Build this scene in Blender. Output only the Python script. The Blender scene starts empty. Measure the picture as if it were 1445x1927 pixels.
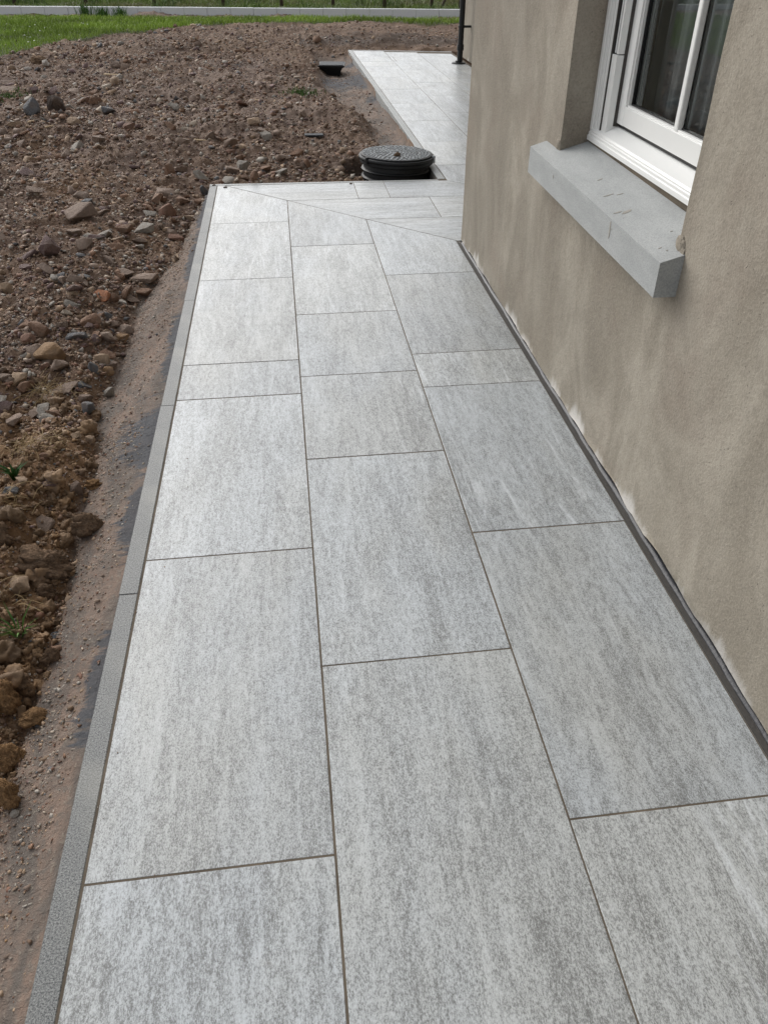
import bpy, bmesh, math, random
import numpy as np
from mathutils import Vector, Matrix
random.seed(7)
R = np.random.default_rng(11)
S = bpy.context.scene
C = S.collection

# ------------------------------------------------------------------ camera
F_PX, PITCH, ROLL, YAW = 1489.09, 0.636193, 0.007564, -0.122580
CAM = np.array([0.43603, 0.0, 1.37398])
def cam_axes():
    cy, sy = math.cos(YAW), math.sin(YAW)
    f = np.array([-sy*math.cos(PITCH), cy*math.cos(PITCH), -math.sin(PITCH)])
    r = np.array([cy, sy, 0.0]); u = np.cross(r, f)
    cr, sr = math.cos(ROLL), math.sin(ROLL)
    return cr*r+sr*u, -sr*r+cr*u, f
_r, _u, _f = cam_axes()
cd = bpy.data.cameras.new('camera'); cam = bpy.data.objects.new('camera', cd); C.objects.link(cam)
cd.sensor_fit = 'HORIZONTAL'; cd.sensor_width = 36.0; cd.lens = F_PX/1445*36.0
cd.clip_start = 0.05; cd.clip_end = 1000
cam.matrix_world = Matrix(((_r[0], _u[0], -_f[0], CAM[0]), (_r[1], _u[1], -_f[1], CAM[1]),
                           (_r[2], _u[2], -_f[2], CAM[2]), (0, 0, 0, 1)))
S.camera = cam

# ------------------------------------------------------------------ world, sun, exposure (overcast)
SUN_EL, SUN_AZ = math.radians(35), math.radians(330)      # azimuth clockwise from +Y
w = bpy.data.worlds.new("World"); S.world = w; w.use_nodes = True
nt = w.node_tree; nt.nodes.clear()
sky = nt.nodes.new('ShaderNodeTexSky'); sky.sky_type = 'NISHITA'; sky.sun_disc = False
sky.sun_elevation = SUN_EL; sky.sun_rotation = SUN_AZ
sky.air_density = 1.0; sky.dust_density = 3.0; sky.ozone_density = 1.0
hs = nt.nodes.new('ShaderNodeHueSaturation'); hs.inputs['Saturation'].default_value = 0.22
bg = nt.nodes.new('ShaderNodeBackground'); bg.inputs['Strength'].default_value = 0.15
wo = nt.nodes.new('ShaderNodeOutputWorld')
nt.links.new(sky.outputs[0], hs.inputs['Color']); nt.links.new(hs.outputs[0], bg.inputs['Color'])
nt.links.new(bg.outputs[0], wo.inputs['Surface'])
sd = bpy.data.lights.new('sun', 'SUN'); sd.energy = 0.5; sd.angle = math.radians(90); sd.color = (1.0, 0.985, 0.96)
so = bpy.data.objects.new('sun', sd); C.objects.link(so)
dvec = Vector((math.sin(SUN_AZ)*math.cos(SUN_EL), math.cos(SUN_AZ)*math.cos(SUN_EL), math.sin(SUN_EL)))
so.rotation_euler = dvec.to_track_quat('Z', 'Y').to_euler(); so.location = (-3, -4, 8)
S.view_settings.view_transform = 'Standard'; S.view_settings.look = 'None'
S.view_settings.exposure = 0.52; S.view_settings.gamma = 1.0; S.view_settings.use_curve_mapping = False
S.render.engine = 'CYCLES'
S.cycles.max_bounces = 6; S.cycles.diffuse_bounces = 3; S.cycles.glossy_bounces = 3
S.cycles.transparent_max_bounces = 8; S.cycles.caustics_reflective = False; S.cycles.caustics_refractive = False

# ------------------------------------------------------------------ helpers
def tag(o, label=None, cat=None, group=None, kind=None):
    if label: o['label'] = label
    if cat: o['category'] = cat
    if group: o['group'] = group
    if kind: o['kind'] = kind
    return o
def link(o, parent=None):
    C.objects.link(o)
    if parent is not None: o.parent = parent
    return o
def empty(name, loc=(0, 0, 0), rz=0.0, parent=None):
    o = bpy.data.objects.new(name, None); o.location = loc; o.rotation_euler = (0, 0, rz)
    o.empty_display_size = 0.1
    return link(o, parent)
def meshobj(name, verts, faces, mat, parent=None, loc=(0, 0, 0), smooth=False, bevel=0.0, seg=2):
    me = bpy.data.meshes.new(name); me.from_pydata([tuple(map(float, v)) for v in verts], [], faces); me.update()
    if mat: me.materials.append(mat)
    if smooth: me.polygons.foreach_set('use_smooth', [True]*len(me.polygons))
    o = bpy.data.objects.new(name, me); o.location = loc; link(o, parent)
    if bevel: add_bevel(o, bevel, seg)
    return o
def add_bevel(o, wdt, seg=2):
    m = o.modifiers.new('bevel', 'BEVEL'); m.width = wdt; m.segments = seg; m.limit_method = 'ANGLE'; m.angle_limit = math.radians(35)
def numesh(name, V, T, mat, parent=None, color=None, smooth=False):
    """big triangle mesh from numpy arrays"""
    me = bpy.data.meshes.new(name); n = len(V); k = T.shape[1]
    me.vertices.add(n); me.vertices.foreach_set('co', np.ascontiguousarray(V, dtype=np.float32).ravel())
    me.loops.add(T.size); me.loops.foreach_set('vertex_index', np.ascontiguousarray(T, dtype=np.int32).ravel())
    me.polygons.add(len(T)); me.polygons.foreach_set('loop_start', np.arange(0, T.size, k, dtype=np.int32))
    me.polygons.foreach_set('loop_total', np.full(len(T), k, dtype=np.int32))
    if smooth: me.polygons.foreach_set('use_smooth', np.ones(len(T), dtype=bool))
    me.update(calc_edges=True)
    if color is not None:
        for cname, arr in color.items():
            a = me.color_attributes.new(cname, 'FLOAT_COLOR', 'POINT')
            if arr.shape[1] == 3: arr = np.hstack([arr, np.ones((n, 1))])
            a.data.foreach_set('color', np.ascontiguousarray(arr, dtype=np.float32).ravel())
    me.materials.append(mat)
    o = bpy.data.objects.new(name, me); return link(o, parent)
def box_vf(x0, x1, y0, y1, z0, z1):
    v = [(x0, y0, z0), (x1, y0, z0), (x1, y1, z0), (x0, y1, z0), (x0, y0, z1), (x1, y0, z1), (x1, y1, z1), (x0, y1, z1)]
    f = [(0, 3, 2, 1), (4, 5, 6, 7), (0, 1, 5, 4), (1, 2, 6, 5), (2, 3, 7, 6), (3, 0, 4, 7)]
    return v, f
def box(name, x0, x1, y0, y1, z0, z1, mat, parent=None, bevel=0.0, seg=2):
    v, f = box_vf(x0, x1, y0, y1, z0, z1)
    return meshobj(name, v, f, mat, parent, bevel=bevel, seg=seg)
def prism(poly, z0, z1):
    n = len(poly)
    v = [(p[0], p[1], z0) for p in poly]+[(p[0], p[1], z1) for p in poly]
    f = [tuple(range(n-1, -1, -1)), tuple(range(n, 2*n))]+[(i, (i+1) % n, n+(i+1) % n, n+i) for i in range(n)]
    return v, f
def lathe(prof, n=64, cx=0, cy=0):
    v = []; f = []
    for r, z in prof:
        for k in range(n):
            a = 2*math.pi*k/n; v.append((cx+r*math.cos(a), cy+r*math.sin(a), z))
    for i in range(len(prof)-1):
        for k in range(n):
            k2 = (k+1) % n; f.append((i*n+k, i*n+k2, (i+1)*n+k2, (i+1)*n+k))
    f.append(tuple(range((len(prof)-1)*n, len(prof)*n))); f.append(tuple(range(n-1, -1, -1)))
    return v, f
def merge(parts):
    V = []; Fc = []
    for v, f in parts:
        b = len(V); V += list(v); Fc += [tuple(i+b for i in q) for q in f]
    return V, Fc

# value noise -----------------------------------------------------
def vnoise(x, y, seed=0):
    x = np.asarray(x, float); y = np.asarray(y, float)
    xi = np.floor(x).astype(np.int64); yi = np.floor(y).astype(np.int64); fx = x-xi; fy = y-yi
    fx = fx*fx*fx*(fx*(fx*6-15)+10); fy = fy*fy*fy*(fy*(fy*6-15)+10)
    def h(a, b):
        n = (a*374761393+b*668265263+seed*974711) & 0xffffffff
        n = ((n ^ (n >> 13))*1274126177) & 0xffffffff
        n = (n ^ (n >> 16)) & 0xffff
        return n/32767.5-1
    return (h(xi, yi)*(1-fx)+h(xi+1, yi)*fx)*(1-fy)+(h(xi, yi+1)*(1-fx)+h(xi+1, yi+1)*fx)*fy
def sstep(a, b, x):
    t = np.clip((np.asarray(x, float)-a)/(b-a), 0, 1); return t*t*(3-2*t)

# ------------------------------------------------------------------ material builder
class N:
    def __init__(s, name):
        s.m = bpy.data.materials.new(name); s.m.use_nodes = True; s.t = s.m.node_tree; s.t.nodes.clear()
        s.out = s.t.nodes.new('ShaderNodeOutputMaterial'); s.p = s.t.nodes.new('ShaderNodeBsdfPrincipled')
        s.t.links.new(s.p.outputs[0], s.out.inputs[0])
    def n(s, typ, **kw):
        nd = s.t.nodes.new(typ)
        for k, v in kw.items():
            if k.startswith('i_'): s.put(nd.inputs[k[2:].replace('_', ' ')], v)
            else: setattr(nd, k, v)
        return nd
    def put(s, inp, v):
        if isinstance(v, bpy.types.NodeSocket): s.t.links.new(v, inp)
        elif isinstance(v, (tuple, list)) and len(v) == 3 and inp.type == 'RGBA': inp.default_value = (*v, 1)
        else: inp.default_value = v
    def math(s, op, a, b=0.0, c=None, clamp=False):
        nd = s.t.nodes.new('ShaderNodeMath'); nd.operation = op; nd.use_clamp = clamp
        s.put(nd.inputs[0], a); s.put(nd.inputs[1], b)
        if c is not None: s.put(nd.inputs[2], c)
        return nd.outputs[0]
    def mix(s, f, a, b, mode='MIX'):
        nd = s.t.nodes.new('ShaderNodeMix'); nd.data_type = 'RGBA'; nd.blend_type = mode
        s.put(nd.inputs[0], f); s.put(nd.inputs[6], a); s.put(nd.inputs[7], b); return nd.outputs[2]
    def step(s, v, a, b):
        nd = s.t.nodes.new('ShaderNodeMapRange'); nd.interpolation_type = 'SMOOTHSTEP'
        s.put(nd.inputs[0], v); s.put(nd.inputs[1], a); s.put(nd.inputs[2], b); s.put(nd.inputs[3], 0.0); s.put(nd.inputs[4], 1.0)
        return nd.outputs[0]
    def coord(s, kind='Object'):
        return s.t.nodes.new('ShaderNodeTexCoord').outputs[kind]
    def scale(s, v, sc, add=None):
        nd = s.t.nodes.new('ShaderNodeVectorMath'); nd.operation = 'MULTIPLY'; s.put(nd.inputs[0], v); nd.inputs[1].default_value = sc
        return nd.outputs[0]
    def addv(s, a, b):
        nd = s.t.nodes.new('ShaderNodeVectorMath'); nd.operation = 'ADD'; s.put(nd.inputs[0], a); s.put(nd.inputs[1], b); return nd.outputs[0]
    def noise(s, v, sc=1.0, det=2.0, rough=0.5, dist=0.0):
        nd = s.t.nodes.new('ShaderNodeTexNoise'); s.put(nd.inputs['Vector'], v); nd.inputs['Scale'].default_value = sc
        nd.inputs['Detail'].default_value = det; nd.inputs['Roughness'].default_value = rough; nd.inputs['Distortion'].default_value = dist
        return nd.outputs['Fac']
    def attr(s, name):
        nd = s.t.nodes.new('ShaderNodeAttribute'); nd.attribute_name = name; return nd
    def bump(s, h, st=0.3, dist=0.01):
        nd = s.t.nodes.new('ShaderNodeBump'); nd.inputs['Strength'].default_value = st; nd.inputs['Distance'].default_value = dist
        s.put(nd.inputs['Height'], h); s.t.links.new(nd.outputs[0], s.p.inputs['Normal'])
    def fin(s, col=None, rough=0.5, spec=0.5, metal=0.0):
        if col is not None: s.put(s.p.inputs['Base Color'], col)
        s.put(s.p.inputs['Roughness'], rough); s.put(s.p.inputs['Specular IOR Level'], spec); s.put(s.p.inputs['Metallic'], metal)
        return s.m

def mat_slab(name, base, dark, white):
    s = N(name); oi = s.n('ShaderNodeObjectInfo'); rnd = oi.outputs['Random']
    off = s.n('ShaderNodeCombineXYZ'); s.put(off.inputs[0], s.math('MULTIPLY', rnd, 37.0)); s.put(off.inputs[1], s.math('MULTIPLY', rnd, 91.0)); s.put(off.inputs[2], s.math('MULTIPLY', rnd, 53.0))
    v = s.addv(s.coord(), off.outputs[0])
    m1 = s.noise(s.scale(v, (7, 1.3, 3)), 1, 5, .6, .5)               # broad streaks
    m2 = s.noise(s.scale(v, (46, 5.5, 3)), 1, 5, .65, .5)              # narrow streaks
    fl = s.noise(s.scale(v, (400, 185, 50)), 1, 4, .75)               # flecks, drawn out along the slab
    fl2 = s.noise(s.scale(v, (760, 430, 50)), 1, 2, .7)
    th = s.math('ADD', s.math('MULTIPLY', s.math('SUBTRACT', m1, .5), .24), s.math('MULTIPLY', s.math('SUBTRACT', m2, .5), .30))
    m3 = s.noise(s.scale(v, (130, 42, 20)), 1, 3, .6, .3)
    th = s.math('ADD', th, s.math('MULTIPLY', s.math('SUBTRACT', m3, .5), .34))
    fm = s.math('ADD', s.math('ADD', fl, s.math('MULTIPLY', s.math('SUBTRACT', fl2, .5), .55)), th)
    f = s.math('MULTIPLY', s.step(fm, .345, .68), .90)
    hue = s.noise(s.scale(v, (3.5, 1.3, 3)), 1, 3, .6)
    bcol = s.mix(s.step(s.math('ADD', hue, s.math('MULTIPLY', s.math('SUBTRACT', s.math('FRACT', s.math('MULTIPLY', rnd, 29.3)), .5), .22)), .35, .7), base, tuple(c*k for c, k in zip(base, (.99, .958, .905))))
    col = s.mix(f, bcol, dark)
    col = s.mix(s.math('MULTIPLY', s.step(s.math('SUBTRACT', fl2, s.math('MULTIPLY', th, .5)), .55, .70), .55), col, white)
    # ragged pale veins, on some slabs only
    vein = s.math('ADD', s.noise(s.scale(v, (24, 2.2, 3)), 1, 7, .7, 1.2), s.math('MULTIPLY', s.math('SUBTRACT', fl, .5), .22))
    ws = s.step(vein, .55, .61)
    ws = s.math('MULTIPLY', ws, s.step(s.noise(s.scale(v, (4, .8, 3)), 1.0, 2), .42, .54))
    ws = s.math('MULTIPLY', ws, s.step(s.math('FRACT', s.math('MULTIPLY', rnd, 7.31)), .25, .6))
    col = s.mix(s.math('MULTIPLY', ws, s.math('SUBTRACT', .52, s.math('MULTIPLY', f, .35))), col, white)
    # small brown dirt blooms
    db = s.step(s.noise(s.addv(v, (13.1, 4.2, 0)), 5.5, 4, .65), .68, .82)
    col = s.mix(s.math('MULTIPLY', db, .28), col, (.30, .23, .16))
    br = s.math('ADD', .91, s.math('MULTIPLY', s.math('FRACT', s.math('MULTIPLY', rnd, 13.7)), .15))
    bc = s.n('ShaderNodeCombineColor'); [s.put(bc.inputs[i], br) for i in range(3)]
    col = s.mix(1.0, col, bc.outputs[0], 'MULTIPLY')
    s.bump(s.math('ADD', fl, s.math('MULTIPLY', m2, .4)), .20, .0015)
    s.p.inputs['IOR'].default_value = 1.52
    return s.fin(col, s.math('ADD', .32, s.math('MULTIPLY', f, .10)), .5)
M_slab = mat_slab('porcelain_slab', (.49, .522, .54), (.112, .113, .108), (.68, .71, .73))
def mat_kerb(name='granite_edging', k=1.0):
    s = N(name); v = s.coord('Object')
    a = s.noise(v, 300, 5, .85); b = s.noise(v, 600, 2, .6); l = s.noise(v, 6, 3)
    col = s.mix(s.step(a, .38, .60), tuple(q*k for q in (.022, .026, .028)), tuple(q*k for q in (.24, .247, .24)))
    col = s.mix(s.math('MULTIPLY', s.step(b, .62, .72), .8), col, (.55, .55, .52))
    col = s.mix(s.math('MULTIPLY', s.step(l, .45, .75), .3), col, (.40, .39, .34))
    s.bump(a, .35, .002)
    return s.fin(col, .5, .5)
M_kerb = mat_kerb(); M_kerb_sheen = mat_kerb('granite_edging_sheen', 1.9)  # second one: same granite, grazing sheen lightened into its colour
def mat_simple(name, col, rough=.5, spec=.5, var=.12, sc=20, bump=0, bsc=200, metal=0):
    s = N(name); v = s.coord()
    n = s.noise(v, sc, 4, .6)
    c = s.mix(n, tuple(x*(1-var) for x in col), tuple(x*(1+var) for x in col))
    if bump: s.bump(s.noise(v, bsc, 3, .6), bump, .003)
    return s.fin(c, rough, spec, metal)
M_grout = mat_simple('brown_grout', (.125, .103, .078), .9, .2, .75, 9, .3)
M_bed = mat_simple('mortar_bed', (.20, .185, .165), .9, .2, .3, 14, .6, 90)
M_gap = mat_simple('grey_grout_band', (.065, .06, .055), .75, .35, .3, 30, .5, 120)
M_membrane = mat_simple('black_membrane', (.025, .026, .03), .45, .5, .4, 25, .6, 80)
M_white = mat_simple('white_painted_timber', (.78, .785, .765), .32, .5, .015, 6)
M_whited = mat_simple('grey_sash_channel', (.30, .31, .32), .5, .4, .05, 8)
M_black = mat_simple('black_plastic', (.010, .011, .012), .5, .35, .3, 12, .15, 60)
M_blackrub = mat_simple('black_gasket', (.015, .015, .016), .5, .4, .2, 12)
M_pale = mat_simple('worn_grey_plastic', (.36, .38, .39), .7, .2, .3, 60)
M_curtain = mat_simple('grey_curtain', (.62, .66, .68), .9, .1, .08, 9)
M_room = mat_simple('room_plaster', (.30, .29, .28), .9, .2, .06, 3)
M_far_kerb = mat_simple('white_concrete_kerb', (.66, .67, .68), .7, .3, .10, 3, .3, 60)
M_wood = mat_simple('weathered_post', (.075, .055, .042), .85, .2, .35, 14, .6, 70)
M_splint = mat_simple('pale_wood', (.50, .38, .24), .8, .2, .2, 40)
M_roof = mat_simple('roof_slate', (.06, .06, .065), .7, .3, .2, 6)
def mat_wall():
    s = N('sand_cement_render'); v = s.coord('Object')
    st = s.noise(s.scale(v, (3.0, 3.0, 1.7)), 1, 6, .62, 1.4)
    bl = s.noise(v, 2.2, 4, .6); fine = s.noise(v, 150, 3, .7); mid = s.noise(v, 30, 6, .72)
    vst = s.noise(s.scale(v, (13, 13, 3.0)), 1, 4, .65, 1.0)
    c = s.mix(s.step(st, .34, .68), (.265, .236, .189), (.382, .347, .286))
    sy = s.n('ShaderNodeSeparateXYZ'); s.put(sy.inputs[0], v)
    wet = s.step(s.math('ADD', s.noise(v, 1.3, 5, .6), s.math('MULTIPLY', s.math('SUBTRACT', sy.outputs[1], 2.6), .13)), .46, .66)   # render cured darker in broad patches
    c = s.mix(s.math('MULTIPLY', wet, .42), c, (.165, .145, .116))
    c = s.mix(s.math('MULTIPLY', s.step(bl, .48, .72), .45), c, (.235, .188, .150))
    c = s.mix(s.math('MULTIPLY', s.step(vst, .52, .75), .08), c, (.33, .315, .28))
    c = s.mix(s.math('MULTIPLY', s.step(mid, .42, .7), .22), c, (.185, .162, .137))
    c = s.mix(s.math('MULTIPLY', s.step(fine, .46, .72), .34), c, (.38, .345, .29))
    c = s.mix(s.math('MULTIPLY', s.step(fine, .54, .34), .22), c, (.13, .11, .09))
    vor = s.n('ShaderNodeTexVoronoi'); s.put(vor.inputs['Vector'], s.addv(v, s.scale(v, (.0, .0, .0)))); vor.inputs['Scale'].default_value = 75
    pit = s.math('SUBTRACT', 1.0, s.step(vor.outputs['Distance'], .05, .13)); sel = s.step(s.noise(v, 17, 2), .53, .60)
    pit = s.math('MULTIPLY', pit, sel)
    c = s.mix(s.math('MULTIPLY', pit, .85), c, (.05, .04, .035))
    # lime bloom along the foot of the wall
    sp = s.n('ShaderNodeSeparateXYZ'); s.put(sp.inputs[0], v)
    hn = s.noise(s.scale(v, (5.5, 5.5, .1)), 1, 3, .6); hs_ = s.noise(s.scale(v, (60, 60, 5)), 1, 3, .6)
    hh = s.math('ADD', s.math('MULTIPLY', s.math('SUBTRACT', hn, .44), .42), s.math('MULTIPLY', s.math('SUBTRACT', hs_, .5), .07))
    ef = s.step(s.math('SUBTRACT', hh, s.math('MULTIPLY', s.math('SUBTRACT', sp.outputs[2], .012), 1.5)), -.005, .07)
    c = s.mix(s.math('MULTIPLY', ef, .72), c, (.62, .60, .57))
    h = s.math('ADD', s.math('MULTIPLY', fine, .5), s.math('SUBTRACT', s.math('MULTIPLY', mid, .9), s.math('MULTIPLY', pit, 2.0)))
    s.bump(h, .7, .005)
    return s.fin(c, .92, .2)
M_wall = mat_wall()
def mat_sill():
    s = N('cast_stone_sill'); v = s.coord('Object')
    a = s.noise(v, 260, 3, .7); b = s.noise(s.scale(v, (3, 1, 3)), 5, 5, .6); sp = s.noise(v, 60, 2)
    c = s.mix(s.step(b, .3, .7), (.335, .348, .343), (.42, .432, .425))
    c = s.mix(s.math('MULTIPLY', s.step(a, .42, .62), .6), c, (.24, .25, .25))
    c = s.mix(s.math('MULTIPLY', s.step(sp, .72, .78), .6), c, (.16, .15, .14))
    s.bump(a, .15, .002)
    return s.fin(c, .72, .35)
M_sill = mat_sill()
def mat_glass():
    s = N('window_glass'); s.t.nodes.remove(s.p)
    tr = s.n('ShaderNodeBsdfTransparent'); tr.inputs[0].default_value = (.90, .93, .92, 1)
    gl = s.n('ShaderNodeBsdfGlossy'); gl.inputs['Roughness'].default_value = 0.0; gl.inputs[0].default_value = (.9, .95, .93, 1)
    fr = s.n('ShaderNodeFresnel'); fr.inputs[0].default_value = 1.75
    mx = s.n('ShaderNodeMixShader'); s.put(mx.inputs[0], fr.outputs[0])
    s.t.links.new(tr.outputs[0], mx.inputs[1]); s.t.links.new(gl.outputs[0], mx.inputs[2]); s.t.links.new(mx.outputs[0], s.out.inputs[0])
    return s.m
M_glass = mat_glass()
def mat_ground():
    s = N('bare_soil'); v = s.coord('Object')
    z1 = s.attr('zone').outputs['Color']; z = s.n('ShaderNodeSeparateColor'); s.put(z.inputs[0], z1)
    z2 = s.attr('zone_b').outputs['Color']; zb = s.n('ShaderNodeSeparateColor'); s.put(zb.inputs[0], z2)
    n1 = s.noise(v, 1.6, 5, .6); n2 = s.noise(v, 14, 5, .65); n3 = s.noise(v, 90, 4, .7); n4 = s.noise(v, 420, 2, .6)
    c = s.mix(s.step(n1, .32, .68), (.115, .068, .042), (.195, .128, .084))
    c = s.mix(s.math('MULTIPLY', s.step(n2, .42, .66), .62), c, (.085, .050, .034))
    c = s.mix(s.math('MULTIPLY', s.step(n3, .50, .64), .65), c, (.30, .225, .165))
    c = s.mix(s.math('MULTIPLY', zb.outputs[0], .45), c, s.mix(n3, (.14, .105, .092), (.27, .21, .18)))       # grey shale dust
    c = s.mix(s.math('MULTIPLY', z.outputs[1], .75), c, s.mix(n2, (.29, .165, .078), (.15, .09, .047)))   # ochre clay
    c = s.mix(s.math('MULTIPLY', s.step(zb.outputs[1], 0.0, 1.0), .7), c, (.045, .033, .026))              # darker earth
    # clay / mortar haunch
    hv = s.scale(v, (9, 3.2, 4)); h1 = s.noise(hv, 1, 5, .6, 1.0); h2 = s.noise(s.scale(v, (60, 45, 60)), 1, 4, .65)
    hc = s.mix(s.step(h1, .35, .65), (.145, .122, .105), (.25, .182, .142))
    hc = s.mix(s.math('MULTIPLY', s.step(h2, .45, .68), .7), hc, (.17, .150, .130))
    hc = s.mix(s.math('MULTIPLY', s.step(n3, .55, .68), .7), hc, (.30, .26, .21))
    sl = s.addv(s.scale(v, (1, 1, 1)), s.scale(v, (0, 0, 0)))
    rot = s.n('ShaderNodeMapping'); s.put(rot.inputs[0], v); rot.inputs['Rotation'].default_value = (0, 0, math.radians(-32)); rot.inputs['Scale'].default_value = (5, 26, 9)
    d1 = s.noise(rot.outputs[0], 1, 5, .68, .6)
    dk = s.step(s.math('ADD', d1, s.math('MULTIPLY', zb.outputs[2], .40)), .64, .76)
    hc = s.mix(s.math('MULTIPLY', dk, .9), hc, s.mix(n3, (.045, .048, .055), (.13, .135, .145)))
    c = s.mix(z.outputs[0], c, hc)
    # turf
    c = s.mix(z.outputs[2], c, s.mix(n2, (.035, .055, .018), (.075, .075, .030)))
    s.bump(s.math('ADD', s.math('MULTIPLY', n3, .7), s.math('ADD', s.math('MULTIPLY', n4, .25), s.math('MULTIPLY', n2, .9))), .9, .012)
    return s.fin(c, .88, .25)
M_ground = mat_ground()
def mat_stone(name, src):
    s = N(name); v = s.coord('Object')
    if src == 'attr': col = s.attr('tint').outputs['Color']
    else: col = s.n('ShaderNodeObjectInfo').outputs['Color']
    k = 1.0 if src == 'attr' else .12
    n = s.noise(v, 55*k, 5, .68); n2 = s.noise(s.scale(v, (1, 1, 3)), 130*k, 4, .65); big = s.noise(v, 17*k, 3)
    c = s.mix(1.0, col, s.mix(n, (.55, .55, .55), (1.35, 1.28, 1.2)), 'MULTIPLY')
    c = s.mix(s.math('MULTIPLY', s.step(big, .5, .66), .45), c, (.16, .115, .082))      # soil sticking to it
    s.bump(s.math('ADD', n, s.math('MULTIPLY', n2, .5)), .6, .004 if src == 'attr' else .03)
    return s.fin(c, .8, .3)
M_stone = mat_stone('rock', 'obj'); M_frag = mat_stone('rock_fragments', 'attr')
def mat_clod():
    s = N('crumbly_earth'); v = s.coord('Object'); col = s.n('ShaderNodeObjectInfo').outputs['Color']
    n = s.noise(v, 7, 6, .72); n2 = s.noise(v, 22, 4, .7)
    c = s.mix(1.0, col, s.mix(s.step(n, .3, .7), (.62, .6, .58), (1.6, 1.5, 1.4)), 'MULTIPLY')
    c = s.mix(s.math('MULTIPLY', s.step(n2, .6, .7), .5), c, (.25, .22, .19))
    s.bump(s.math('ADD', n, s.math('MULTIPLY', n2, .6)), .7, .05)
    return s.fin(c, .95, .1)
M_clod = mat_clod()
def mat_grass(name):
    s = N(name); col = s.attr('tint').outputs['Color']
    s.p.inputs['Subsurface Weight'].default_value = 0
    return s.fin(col, .6, .25)
M_grass = mat_grass('grass_blades')
M_daisy = mat_simple('daisy_white', (.8, .8, .76), .7, .2, .05)
M_leaf = mat_simple('weed_leaf', (.07, .15, .03), .5, .4, .25, 30)
M_straw = mat_simple('dry_straw', (.34, .25, .13), .7, .2, .25, 30)
M_scrap = mat_simple('slate_grey_plastic', (.04, .044, .05), .65, .25, .3, 60, .3, 90)
M_stain = mat_simple('mortar_splash', (.33, .315, .28), .9, .1, .2, 90)
M_dirtspot = mat_simple('mud_crumb', (.20, .15, .11), .95, .1, .3, 90, .5, 200)

# ================================================================== GROUND
X_K = -0.052; Y_B = 5.605                       # outer edges of the path's edging
def rub_boundary(y):                            # width of the mortar haunch beside the edging
    return np.interp(y, [0, .6, .95, 1.35, 1.9, 2.3, 2.7, 3.2, 3.7, 4.3, 4.9, 5.5], [.2, .16, .15, .15, .17, .19, .235, .22, .225, .10, .06, .0])
def leg2_x(y): return 1.478-.005*(y-5.6)
def dist_out(x, y):
    u = np.maximum(X_K-x, 0); v = np.maximum(y-Y_B, 0)
    return np.hypot(u, v)
def in_patio(x, y):
    return ((x > X_K+.018) & (y < Y_B-.024)) | ((x > leg2_x(y)+.018) & (y < 12.70-.2*(x-1.45)))
LAWN_X = [-12, -5.5, -3.6, -3.135, -2.95, -2.85, -2.52, -2.25, -1.69, -1.06, -.5, 1.26, 3.8, 9]
LAWN_Y = [3.0, 9.3, 11.6, 12.32, 12.9, 13.75, 14.27, 15.15, 15.5, 16.4, 16.8, 17.05, 16.75, 16.6]
def lawn_mask(x, y):
    e = np.interp(x, LAWN_X, LAWN_Y)+.22*vnoise(x*2.1, y*2.1, 5)+.1*vnoise(x*7, y*7, 6)
    top = np.interp(x, [-8, -4.7, -1.7, 1.3, 4, 9], [18.5, 18.45, 18.30, 18.1, 17.45, 17.0])+.05*vnoise(x*6, y, 8)
    return sstep(-.12, .12, y-e)*(1-sstep(-.04, .04, y-top)), y-top
def trench(x, y):
    w_ = leg2_x(y)-x
    width = np.interp(y, [6, 7.3, 7.9, 8.6, 9.0, 9.5, 10.2, 11, 12], [.22, .30, .30, .36, .42, .56, .56, .48, .5])+.05*vnoise(y*1.3, y*0, 21)+.03*vnoise(y*5, x*3, 22)
    along = sstep(6.15, 6.7, y)*(1-sstep(12.2, 12.9, y))
    return np.where(w_ > 0, (1-sstep(width-.10, width+.10, w_)), 0)*along, w_
def haunch(x, y):
    b = rub_boundary(y)+.03*vnoise(y*3, x*3, 31)+.014*vnoise(y*11, x*11, 32)
    d = X_K-x
    m1 = (1-sstep(b-.02, b+.03, d))*(d > -.02)*(y < 5.6)
    t, w_ = trench(x, y)
    return np.clip(np.maximum(m1, t), 0, 1)
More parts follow.
